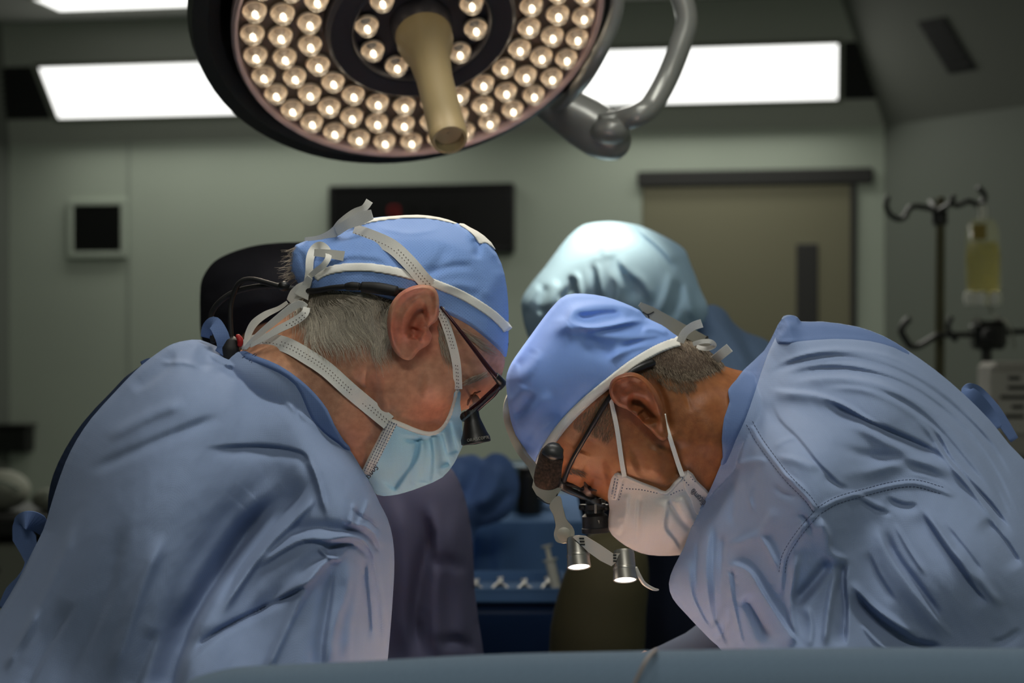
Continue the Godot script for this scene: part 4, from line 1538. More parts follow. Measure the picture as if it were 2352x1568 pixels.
func build_left_gown(o: Node3D, head: Sheet) -> void:
	var s := Sheet.new(-260, 740, 940, 1960, 4.0)
	var line := smooth2([372, 803, 395, 790, 425, 782, 460, 780, 500, 796, 540, 806, 580, 815, 640, 838, 690, 872, 725, 905, 752, 940, 768, 975, 790, 1012, 812, 1045, 836, 1085, 856, 1120, 872, 1155, 890, 1190, 902, 1235, 906, 1290, 903, 1360, 898, 1430, 892, 1500, 884, 1580, 880, 1700, 880, 1940, -240, 1940, -160, 1640, -60, 1500, 0, 1402, 40, 1335, 75, 1265, 100, 1215, 114, 1170, 126, 1130, 150, 1062, 176, 1010, 210, 960, 262, 902, 310, 852, 338, 828], 2, true)
	var d := s.dist(line, 330.0)
	var t := s.field([450, 900, .12, 650, 1000, .11, 750, 1080, .085, 820, 1200, .08, 860, 1350, .07, 300, 1200, .17, 400, 1500, .19, 100, 1500, .16, 700, 1500, .10, 600, 900, .075, 200, 1080, .13, 300, 1900, .2, 750, 1900, .09], 90.0)
	var puff := s.inflate(d, t, 300.0, 15)
	s.h = puff.duplicate()
	s.back = puff
	s.mid = s.field([450, 850, 1.54, 300, 1300, 1.56, 760, 1050, 1.53, 850, 1300, 1.50, 100, 1600, 1.58, 600, 1700, 1.50, 800, 1800, 1.46], 120.0)
	var f := s.h
	s.bar(f, 800, 1100, 690, 1640, 190, 200, .05)          # the near upper arm in its sleeve
	s.bar(f, 700, 960, 800, 1120, 150, 150, .022)          # shoulder
	s.bar(f, 430, 960, 330, 1240, 230, 260, .022)          # shoulder blade and back
	for w in [
		# path, width, height, cliff
		[[655, 1120, 590, 1190, 520, 1290, 470, 1370, 430, 1450, 395, 1568, 380, 1700], 26, -.030, 60],     # the deep fold between trunk and sleeve
		[[640, 1110, 560, 1180, 490, 1270, 440, 1350, 400, 1440], 34, .009, 0],
		[[725, 1095, 640, 1190, 560, 1290, 500, 1390], 12, -.009, 34],
		[[740, 1125, 680, 1190, 610, 1260, 545, 1350, 500, 1420], 14, .008, 0],
		[[460, 1034, 540, 1028, 620, 1028, 690, 1042, 706, 1060, 722, 1100, 735, 1150, 750, 1215], 7, -.005, 22],
		[[700, 1045, 716, 1075, 732, 1120, 746, 1180], 10, .005, 0],
		[[830, 1215, 780, 1218, 730, 1212, 660, 1228], 8, -.006, 18],
		[[820, 1232, 760, 1240, 700, 1238, 640, 1268, 580, 1310], 9, .006, 16],
		[[815, 1245, 760, 1268, 700, 1310, 640, 1360, 560, 1440], 11, -.007, 26],
		[[800, 1268, 750, 1290, 715, 1330, 690, 1345, 600, 1390, 500, 1440, 430, 1490], 10, .009, 26],
		[[700, 1345, 640, 1378, 570, 1410, 480, 1462, 420, 1520], 14, -.012, 30],
		[[735, 1300, 690, 1372, 640, 1480, 600, 1568], 16, .006, 0],
		[[765, 1290, 755, 1380, 740, 1480, 735, 1580], 10, -.005, 22],
		[[800, 1270, 800, 1350, 770, 1440, 760, 1560], 13, .006, 20],
		[[840, 1270, 838, 1330, 845, 1400, 850, 1480], 9, -.008, 24],
		[[850, 1245, 868, 1330, 880, 1420, 884, 1500], 10, .006, 0],
		[[822, 1282, 820, 1360, 806, 1440, 800, 1530], 9, .006, 18],
		# gathers on the shoulder seam
		[[800, 1190, 818, 1205, 838, 1208, 860, 1226, 882, 1262], 7, .006, 0],
		[[780, 1222, 806, 1216, 832, 1222, 856, 1244, 876, 1282], 6, -.005, 0],
		[[760, 1236, 796, 1232, 830, 1238, 852, 1262, 870, 1300], 7, .006, 0],
		[[742, 1262, 790, 1250, 822, 1256, 845, 1284], 6, -.005, 0],
		[[806, 1165, 826, 1185, 850, 1196, 876, 1225], 6, -.004, 0],
		[[814, 1150, 812, 1180, 800, 1215], 7, .004, 0],
		[[850, 1140, 838, 1175, 822, 1210], 8, .004, 0],
		[[730, 1255, 750, 1275, 772, 1284, 790, 1276], 8, .005, 0],
		# shoulder and back
		[[440, 860, 520, 838, 600, 850, 640, 900, 690, 950, 760, 1000], 12, .004, 0],
		[[470, 805, 490, 830, 530, 845, 590, 850, 640, 872], 7, -.005, 20],
		[[400, 800, 390, 835, 350, 870, 300, 900], 10, -.004, 24],
		[[365, 835, 420, 832, 470, 845], 8, .003, 0],
		[[500, 850, 540, 866, 590, 866], 6, -.003, 0],
		[[240, 1010, 330, 960, 430, 920], 22, .004, 0],
		[[190, 1090, 300, 1040, 420, 990, 520, 950], 20, -.004, 0],
		[[300, 1180, 270, 1260, 240, 1380, 180, 1500, 120, 1620], 22, -.005, 40],
		[[380, 1220, 330, 1330, 290, 1450, 250, 1568], 26, .006, 0],
		[[180, 1190, 140, 1290, 90, 1400, 40, 1500], 18, .005, 0],
		[[170, 1380, 130, 1450, 80, 1540, 50, 1620], 12, -.006, 26],
		[[90, 1390, 60, 1450, 10, 1540], 12, .005, 0],
		[[360, 1440, 330, 1520, 300, 1600], 16, -.005, 30],
		# collar edge and neckline
		[[560, 806, 600, 832, 660, 862, 690, 905, 706, 950, 735, 985, 770, 1010], 5, .006, 60],
		[[640, 880, 672, 920, 690, 965], 6, -.003, 0], [[700, 905, 705, 940, 712, 960], 5, -.003, 0],
		]:
		s.stroke(f, smooth2(w[0], 3), maxf(w[1] * 0.66, 5.0), w[2] * 1.45, w[3] * 0.9, 0.22)
	var n := FastNoiseLite.new()
	n.seed = 4
	n.frequency = 0.011
	n.fractal_octaves = 3
	for k in s.nx * s.ny:
		if d[k] > 0:
			var x := s.x0 + (k % s.nx) * s.st
			var y := s.y0 + int(k / float(s.nx)) * s.st
			f[k] += n.get_noise_2d(x * 0.9 + y * 0.5, y * 0.45 - x * 0.3) * 0.0013 * clampf(d[k] / 40.0, 0.0, 1.0)
			f[k] = maxf(f[k], 0.004 * clampf(d[k] / 10.0, 0.0, 1.0))
	neckline(s, d, head)
	var g := Geo.new()
	s.solid(g, d, self)
	var gown := put("gown", g, M.gown, o)
	var st := Geo.new()
	for p in [[556, 822, 574, 812], [566, 824, 586, 812], [572, 829, 590, 814], [578, 832, 580, 816], [560, 818, 590, 822]]:
		dashes(st, s, smooth2(p, 1), 0.001, 1.6, 30.0, 1.0)
	put("embroidery", st, M.stitch, gown)
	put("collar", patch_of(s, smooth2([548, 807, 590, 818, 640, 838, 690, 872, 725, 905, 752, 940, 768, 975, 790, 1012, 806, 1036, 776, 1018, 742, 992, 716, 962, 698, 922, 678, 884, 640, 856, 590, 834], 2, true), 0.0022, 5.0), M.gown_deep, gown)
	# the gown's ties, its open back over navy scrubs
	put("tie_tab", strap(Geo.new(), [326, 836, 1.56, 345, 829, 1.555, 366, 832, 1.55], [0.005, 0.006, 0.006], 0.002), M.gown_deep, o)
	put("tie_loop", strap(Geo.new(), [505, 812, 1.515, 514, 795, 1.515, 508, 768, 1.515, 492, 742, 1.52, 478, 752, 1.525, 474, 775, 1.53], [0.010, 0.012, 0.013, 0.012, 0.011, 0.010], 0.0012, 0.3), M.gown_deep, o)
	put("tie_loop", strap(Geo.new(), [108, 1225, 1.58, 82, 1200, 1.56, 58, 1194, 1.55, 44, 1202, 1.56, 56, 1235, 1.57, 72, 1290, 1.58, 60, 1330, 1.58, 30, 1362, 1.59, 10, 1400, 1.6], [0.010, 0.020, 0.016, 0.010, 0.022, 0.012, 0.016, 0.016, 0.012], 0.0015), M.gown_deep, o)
	var sc := Sheet.new(60, 820, 420, 1320, 8.0)
	var sd := sc.dist(smooth2([330, 835, 250, 905, 190, 970, 150, 1030, 122, 1090, 111, 1140, 110, 1200, 118, 1260, 220, 1270, 400, 1000, 400, 850], 2, true), 90.0)
	var tt := sc.field([250, 1000, .06, 150, 1150, .06], 60.0)
	sc.h = sc.inflate(sd, tt, 70.0, 4)
	sc.back = sc.h.duplicate()
	sc.mid.fill(1.60)
	var sg := Geo.new()
	sc.solid(sg, sd, self)
	put("scrub_top", sg, M.navy, o)
	lower_body(o, -0.40, -1.56, 0.0, M.gown, 0.99)

func crop(p: Array, ox: float, oy: float, k: float) -> Array:
	var o := []
	for q in range(0, p.size(), 2):
		o.append_array([ox + p[q] * k, oy + p[q + 1] * k])
	return o

func build_right() -> void:
	var o := thing("person", "surgeon on the right in plain blue cap, white mask and headlamp, head bowed", "person", Vector3(0.36, 0, -1.55))
	var s := Sheet.new(1130, 640, 1900, 1320, 3.0)
	var outline := smooth2([1163, 900, 1161, 870, 1168, 845, 1182, 820, 1218, 770, 1250, 726, 1276, 694, 1300, 676, 1340, 673, 1390, 680, 1432, 694, 1470, 712, 1484, 728, 1520, 745, 1546, 764, 1562, 780, 1592, 786, 1622, 801, 1648, 824, 1666, 840, 1706, 852, 1780, 870, 1850, 930, 1850, 1050, 1760, 1120, 1690, 1140, 1640, 1160, 1605, 1230, 1580, 1268, 1540, 1275, 1490, 1273, 1455, 1262, 1420, 1240, 1398, 1214, 1398, 1170, 1394, 1152, 1372, 1140, 1340, 1125, 1310, 1116, 1288, 1112, 1268, 1096, 1250, 1062, 1236, 1074, 1226, 1076, 1208, 1048, 1188, 1010, 1172, 965], 2, true)
	var d := s.dist(outline, 180.0)
	var t := s.field([1340, 830, .088, 1260, 900, .078, 1460, 860, .078, 1290, 1020, .064, 1440, 1040, .066, 1500, 1200, .048, 1410, 1180, .04, 1380, 1140, .034, 1640, 960, .062, 1590, 840, .062, 1780, 980, .064, 1600, 1080, .06], 60.0)
	var puff := s.inflate(d, t, 170.0, 11)
	s.h = puff.duplicate()
	s.back = puff
	s.mid.fill(1.56)
	var f := s.h
	s.stroke(f, smooth2([1300, 1075, 1320, 1085, 1345, 1092], 4), 18.0, 0.005)
	s.stroke(f, smooth2([1335, 1112, 1360, 1118], 4), 16.0, -0.009)
	s.stroke(f, smooth2([1385, 1095, 1430, 1080, 1470, 1060], 4), 34.0, 0.005)
	s.stroke(f, smooth2([1330, 1040, 1350, 1000], 4), 26.0, -0.003)
	s.stroke(f, smooth2([1545, 1010, 1550, 1060, 1560, 1110], 4), 26.0, -0.007)
	s.stroke(f, smooth2([1520, 1020, 1510, 1060, 1495, 1100], 4), 26.0, 0.004)
	s.stroke(f, smooth2([1600, 900, 1630, 980, 1640, 1060], 4), 34.0, 0.004)
	s.stroke(f, smooth2([1490, 862, 1515, 900, 1530, 950, 1540, 1005], 4), 11.0, -0.006)
	for w in [[1540, 860, 1570, 900, 1590, 950], [1352, 1100, 1372, 1098, 1390, 1108], [1330, 1098, 1310, 1085, 1300, 1092], [1398, 1120, 1415, 1105, 1420, 1085]]:
		s.stroke(f, smooth2(w, 3), 5.0, -0.0012)
	var base := Color(0.317, 0.125, 0.046)
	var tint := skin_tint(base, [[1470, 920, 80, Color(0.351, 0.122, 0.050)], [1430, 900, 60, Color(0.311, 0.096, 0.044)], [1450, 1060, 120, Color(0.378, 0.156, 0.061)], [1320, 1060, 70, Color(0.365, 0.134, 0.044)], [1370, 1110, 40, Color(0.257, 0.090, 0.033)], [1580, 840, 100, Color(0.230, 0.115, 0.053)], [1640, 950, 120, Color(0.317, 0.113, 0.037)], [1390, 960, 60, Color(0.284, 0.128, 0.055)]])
	var skin := Geo.new()
	var skin_line := smooth2([1200, 900, 1240, 790, 1310, 710, 1400, 700, 1480, 740, 1546, 775, 1592, 787, 1622, 802, 1648, 825, 1666, 841, 1706, 852, 1780, 870, 1850, 930, 1850, 1050, 1760, 1120, 1690, 1140, 1630, 1150, 1590, 1220, 1540, 1255, 1480, 1255, 1415, 1215, 1406, 1170, 1396, 1152, 1372, 1140, 1340, 1125, 1310, 1116, 1288, 1112, 1266, 1092, 1250, 1060, 1230, 1010, 1205, 950], 2, true)
	s.solid(skin, s.dist(skin_line, 60.0), self, 0.0, 0.0, tucked(s, [1170, 900, 1180, 830, 1260, 730, 1310, 685, 1400, 690, 1480, 735, 1550, 772, 1500, 795, 1400, 860, 1300, 945, 1235, 1040, 1195, 1000], [1413, 1090, 1470, 1112, 1531, 1134, 1580, 1084, 1640, 1146, 1650, 1170, 1612, 1230, 1582, 1268, 1490, 1274, 1420, 1241, 1397, 1214, 1396, 1140]), tint)
	ear(skin, s, [1399, 893, 1406, 872, 1431, 858, 1456, 855, 1481, 867, 1502, 890, 1518, 922, 1527, 954, 1532, 983, 1534, 1003, 1524, 1012, 1511, 1006, 1497, 990, 1480, 974, 1462, 956, 1440, 940, 1418, 931, 1404, 915],
		[1410, 918, 1405, 893, 1414, 876, 1434, 866, 1458, 864, 1480, 877, 1498, 902, 1512, 935, 1520, 965, 1527, 998],
		[1425, 920, 1450, 908, 1478, 915, 1498, 940, 1508, 970],
		[1440, 925, 1470, 928, 1488, 945, 1500, 975], [1468, 945, 1478, 956, 1486, 968], [1460, 955, 1472, 966, 1484, 984], [1410, 900, .010, 1500, 890, .017, 1515, 1000, .009, 1450, 860, .015, 1450, 935, .008], tint)
	put("body", skin, M.skin_dark, o)
	put("eye", ball(Geo.new(), at(1354, 1118, s.near(1354, 1118) + 0.0105), Vector3(0.011, 0.011, 0.011), Basis.IDENTITY, 16), M.eye, o)
	put("eyelid", tube(Geo.new(), laid(s, smooth2([1342, 1106, 1353, 1119, 1371, 1126], 5), -0.0005), [0.0008, 0.0013, 0.0017, 0.0019, 0.002, 0.002, 0.002, 0.0018, 0.0015, 0.0012, 0.0008], 8), M.brow_dark, o)
	var lg := Geo.new()
	hair(lg, s, PackedVector2Array([Vector2(1348, 1116), Vector2(1372, 1124), Vector2(1371, 1128), Vector2(1347, 1120)]), 30, func(_p): return Vector2(-0.5, 1.0), 8.0, 0.00014, 0.0012, [Color(0.03, 0.025, 0.02), Color(0.06, 0.05, 0.04)], 0.1)
	hair(lg, s, PackedVector2Array([Vector2(1296, 1068), Vector2(1340, 1082), Vector2(1338, 1092), Vector2(1298, 1082)]), 70, func(_p): return Vector2(0.8, 0.5), 14.0, 0.00022, 0.003, [Color(0.05, 0.04, 0.03), Color(0.2, 0.16, 0.12)], 0.1)
	put("eyebrow", lg, M.hair, o, true)
	# cropped hair
	var hg := Geo.new()
	var crown := smooth2([1500, 790, 1548, 770, 1594, 785, 1624, 801, 1650, 825, 1664, 841, 1640, 856, 1610, 868, 1570, 874, 1530, 862, 1500, 850, 1470, 846, 1450, 856, 1452, 830], 2, true)
	s.solid(hg, s.dist(crown, 60.0), self, 0.0022, 22.0)
	put("hair", hg, M.hair_buzz, o)
	var hs := Geo.new()
	var fl := func(p: Vector2) -> Vector2:
		return Vector2(0.35 + (p.x - 1500) / 500.0, 0.9).normalized()
	hair(hs, s, crown, 3600, fl, 11.0, 0.00014, 0.0034, [Color(0.07, 0.05, 0.034), Color(0.38, 0.30, 0.21)], 0.06)
	hair(hs, s, smooth2([1450, 850, 1500, 846, 1560, 870, 1600, 880, 1580, 900, 1530, 890, 1500, 868], 2, true), 900, fl, 10.0, 0.0001, 0.0014, [Color(0.07, 0.05, 0.03), Color(0.36, 0.27, 0.18)], 0.06)
	hair(hs, s, smooth2([1398, 905, 1406, 930, 1412, 985, 1398, 1012, 1372, 1000, 1338, 990, 1318, 970, 1350, 940, 1380, 915], 2, true), 1300, func(_p): return Vector2(-0.25, 0.95), 10.0, 0.0001, 0.0014, [Color(0.07, 0.05, 0.03), Color(0.42, 0.33, 0.22)], 0.06)
	put("hair_strands", hs, M.hair, o, true)
	# cap
	var extra := PackedFloat32Array()
	extra.resize(s.nx * s.ny)
	for w in [
		[[1262, 742, 1300, 735, 1318, 712, 1360, 700, 1420, 702, 1480, 722], 9, .009, 34],
		[[1316, 740, 1350, 752, 1400, 748, 1450, 738, 1490, 738], 8, .008, 0],
		[[1310, 722, 1340, 728, 1390, 722, 1440, 722], 13, -.008, 0],
		[[1240, 780, 1290, 752, 1322, 752, 1380, 768, 1460, 772, 1530, 768], 16, .004, 0],
		[[1180, 840, 1210, 830, 1230, 800], 14, -0.0020, 0],
		[[1172, 880, 1190, 870, 1215, 850, 1240, 800], 14, 0.0025, 0],
		[[1166, 930, 1190, 905, 1206, 880], 13, 0.0030, 0], [[1172, 955, 1196, 945, 1225, 900], 12, -.005, 0],
		[[1182, 985, 1206, 975, 1240, 930, 1275, 905], 16, 0.0020, 0],
		[[1340, 770, 1380, 800, 1420, 815], 20, -.003, 0], [[1200, 1020, 1240, 985, 1290, 950], 12, -.002, 0],
		[[1420, 800, 1470, 785, 1530, 776], 7, -.003, 16], [[1390, 830, 1450, 800, 1510, 788], 9, .003, 0], [[1470, 760, 1500, 755, 1540, 768], 8, .004, 0],
		[[1205, 1030, 1225, 1000, 1260, 960], 10, .002, 0]]:
		s.stroke(extra, smooth2(w[0], 4), w[1] * 0.9, w[2] * 1.5, w[3], 0.25)
	var capline := smooth2([1164, 900, 1162, 870, 1169, 845, 1183, 820, 1219, 770, 1251, 726, 1277, 695, 1301, 677, 1340, 674, 1390, 681, 1432, 695, 1470, 713, 1484, 729, 1520, 746, 1546, 765, 1562, 781, 1540, 786, 1505, 800, 1450, 833, 1400, 872, 1350, 912, 1305, 955, 1272, 996, 1245, 1040, 1231, 1074, 1224, 1074, 1208, 1047, 1189, 1010, 1173, 965], 2, true)
	put("cap", patch_of(s, capline, 0.005, 7.0, extra), M.cap_plain, o)
	var tape := Geo.new()
	s.solid(tape, s.dist(band(smooth2([1562, 783, 1540, 789, 1505, 804, 1450, 837, 1400, 876, 1350, 917, 1305, 961, 1272, 1002, 1247, 1044, 1233, 1078], 3), 25.0), 40.0), self, 0.0068, 3.0, extra)
	put("cap_band", tape, M.white_tape, o)
	var ties := Geo.new()
	strap(ties, [1562, 786, 1.535, 1572, 765, 1.53, 1590, 750, 1.525, 1612, 742, 1.52], [0.007, 0.0072, 0.0075, 0.0078])
	strap(ties, [1592, 790, 1.535, 1612, 784, 1.53, 1632, 784, 1.53, 1641, 793, 1.535, 1628, 800, 1.54, 1615, 800, 1.545, 1600, 796, 1.55], 0.004)
	strap(ties, [1642, 826, 1.545, 1656, 814, 1.535, 1676, 798, 1.53], [0.0085, 0.0085, 0.0085])
	put("cap_tie", ties, M.white_tape, o)
	# mask
	var mx := PackedFloat32Array()
	mx.resize(s.nx * s.ny)
	s.bar(mx, 1470, 1200, 1560, 1190, 80, 70, .008)
	for w in [[[1532, 1145, 1528, 1180, 1526, 1215, 1545, 1240, 1562, 1270], 5, .006, 22], [[1560, 1140, 1580, 1170, 1592, 1200], 6, .004, 16], [[1470, 1135, 1466, 1180, 1462, 1250], 5, -.003, 0], [[1440, 1130, 1436, 1180, 1420, 1230], 6, .004, 20], [[1425, 1190, 1430, 1215, 1420, 1235], 6, -.003, 0], [[1532, 1150, 1545, 1165, 1570, 1200, 1590, 1220], 8, -.005, 0]]:
		s.stroke(mx, smooth2(w[0], 4), w[1], w[2], w[3], 0.15)
	var maskline := smooth2([1413, 1086, 1440, 1094, 1470, 1108, 1505, 1121, 1531, 1130, 1550, 1108, 1580, 1079, 1600, 1102, 1640, 1146, 1650, 1170, 1612, 1230, 1582, 1268, 1540, 1276, 1490, 1274, 1455, 1263, 1420, 1241, 1397, 1214, 1400, 1170, 1396, 1140, 1400, 1115], 2, true)
	var mask := put("mask", patch_of(s, maskline, 0.0035, 5.0, mx), M.mask_white, o)
	var edge := Geo.new()
	s.solid(edge, s.dist(band(smooth2([1414, 1090, 1440, 1099, 1470, 1112, 1505, 1125, 1530, 1134, 1552, 1112, 1578, 1085], 2), 13.0), 40.0), self, 0.0046, 3.0, mx)
	s.solid(edge, s.dist(band(smooth2([1424, 1092, 1416, 1120, 1410, 1150], 3), 28.0, 16.0), 40.0), self, 0.0044, 3.0, mx)
	s.solid(edge, s.dist(smooth2([1578, 1080, 1600, 1103, 1640, 1147, 1630, 1172, 1604, 1190, 1585, 1150, 1566, 1110], 2, true), 40.0), self, 0.0044, 3.0, mx)
	put("edge_tape", edge, M.mask_white, mask)
	var sg := Geo.new()
	for w in [[1438, 1122, 1470, 1124, 1500, 1130, 1512, 1133], [1540, 1136, 1556, 1128, 1568, 1125], [1413, 1098, 1407, 1128, 1404, 1140], [1419, 1100, 1413, 1132, 1410, 1146], [1431, 1112, 1424, 1140, 1420, 1150], [1567, 1096, 1575, 1106, 1584, 1116], [1586, 1094, 1592, 1102, 1600, 1108]]:
		dashes(sg, s, smooth2(w, 3), 0.0072, 2.4, 3.0, 4.0)
	put("stitching", sg, M.stitch, mask, true)
	var dir := (at(1580, 1116, s.near(1580, 1116)) - at(1618, 1158, s.near(1618, 1158))).normalized()
	var upv := Vector3(-0.72, -0.69, 0.35)
	upv = (upv - dir * upv.dot(dir)).normalized()
	lettering("print", "dicom®", 0.0058, at(1618, 1158, s.near(1618, 1158) - 0.0095), Basis(dir, upv, dir.cross(upv)), 0.0, 0.0, M.ink, mask)
	var l1 := Geo.new()
	strap(l1, [1434, 1094, s.near(1434, 1094) - .005, 1428, 1060, s.near(1428, 1060) - .003, 1418, 990, s.near(1418, 990) - .003, 1408, 940, s.near(1408, 940) - .003, 1402, 915, s.near(1402, 915) - .004], [0.0042, 0.004, 0.004, 0.0032], 0.0014)
	put("ear_loop", l1, M.white_tape, mask)
	var l2 := Geo.new()
	strap(l2, [1568, 1094, s.near(1568, 1094) - .005, 1556, 1060, s.near(1556, 1060) - .003, 1541, 1012, s.near(1541, 1012) - .003, 1530, 975, s.near(1530, 975) - .004, 1527, 950, s.near(1527, 950) - .004], [0.0042, 0.004, 0.0036, 0.0018], 0.0014)
	put("ear_loop", l2, M.white_tape, mask)
	build_right_gown(o, s)
	build_right_loupes(s)
	build_headlamp(s)

func build_right_loupes(s: Sheet) -> void:
	var c := at(1350, 1150, 1.52)
	var o := thing("surgical_loupes", "black-framed magnifying glasses worn below the headlamp by the right surgeon", "glasses", c)
	var z := func(x: float, y: float, l: float) -> float:
		return s.near(x, y) - l
	put("temple_arm", wire(Geo.new(), [1500, 833, z.call(1500, 833, .006), 1470, 844, z.call(1470, 844, .006), 1440, 862, z.call(1440, 862, .005), 1405, 905, z.call(1405, 905, .004), 1385, 935, z.call(1385, 935, .004), 1350, 995, z.call(1350, 995, .004), 1318, 1050, z.call(1318, 1050, .004), 1300, 1090, z.call(1300, 1090, .004), 1294, 1108, z.call(1294, 1108, .004)], [0.0035, 0.0034, 0.0022, 0.0022, 0.0022, 0.002, 0.002, 0.0021, 0.0026], 10), M.black, o)
	var q: float = z.call(1300, 1105, .004)
	var fr := wire(Geo.new(), [1292, 1104, q, 1290, 1114, q + .003, 1304, 1124, q + .008, 1340, 1140, q + .016, 1378, 1158, q + .022, 1392, 1168, q + .026], [0.004, 0.0045, 0.0036, 0.003, 0.003, 0.003], 10)
	wire(fr, [1296, 1110, q + .003, 1330, 1118, q + .012, 1366, 1134, q + .022, 1388, 1152, q + .03], 0.0022, 8)
	wire(fr, [1290, 1110, q, 1286, 1112, q + .05, 1290, 1108, q + .10], 0.003, 8)
	put("frame_front", fr, M.black, o)
	put("lens", prism(Geo.new(), at(1338, 1136, q + .02), Basis(Vector3(0.9, -0.42, 0), Vector3(0, 0, 1), Vector3(-0.42, -0.9, 0)), smooth2([-0.02, -0.022, 0.02, -0.024, 0.026, 0.0, 0.018, 0.02, -0.016, 0.02, -0.024, 0.0], 3, true), 0.0016), M.lens, o)
	for k in 2:
		var dz := 0.06 * k
		var dir := Vector3(0.06, -1.0, 0.05).normalized()
		var b := frame_of(dir, Vector3.FORWARD)
		var a := at(1364, 1150, q + .018 + dz)
		put("barrel", lathe(Geo.new(), a, b, [Vector2(0.001, -0.002), Vector2(0.0075, -0.002), Vector2(0.0078, 0.0025), Vector2(0.0105, 0.003), Vector2(0.0105, 0.008), Vector2(0.0088, 0.0085), Vector2(0.0088, 0.0115), Vector2(0.0118, 0.014), Vector2(0.0122, 0.0245), Vector2(0.0128, 0.025), Vector2(0.0128, 0.029), Vector2(0.0114, 0.0296), Vector2(0.0108, 0.0275)], 32), M.black, o)
		put("objective_lens", lathe(Geo.new(), a, b, [Vector2(0.011, 0.0275), Vector2(0.008, 0.029), Vector2(0.001, 0.0295)], 28), M.glass_dark, o)
		for e in [-0.0108, 0.0108]:
			put("adjusting_screw", lathe(Geo.new(), a + Vector3(e, -0.0055, 0.003), frame_of(Vector3(signf(e), 0, 0.4)), [Vector2(0.001, 0.0025), Vector2(0.0026, 0.0025), Vector2(0.0026, -0.002)], 12), M.black, o)
		if k == 0:
			var mark := Geo.new()
			for e in [[-0.002, 0.0, 0.0008, 0.004], [0.002, 0.0, 0.0008, 0.004], [0.0, 0.002, 0.0048, 0.0008], [0.0, -0.002, 0.0048, 0.0008]]:
				box(mark, a + Vector3(0.002 + e[0], -0.019 + e[1], 0.0122), Vector3(e[2], e[3], 0.0008))
			put("square_mark", mark, M.paper, o)
			put("pivot", box(Geo.new(), a + Vector3(0.001, -0.006, 0.0108), Vector3(0.0022, 0.009, 0.002), Basis.IDENTITY, 0.0005), M.steel, o)

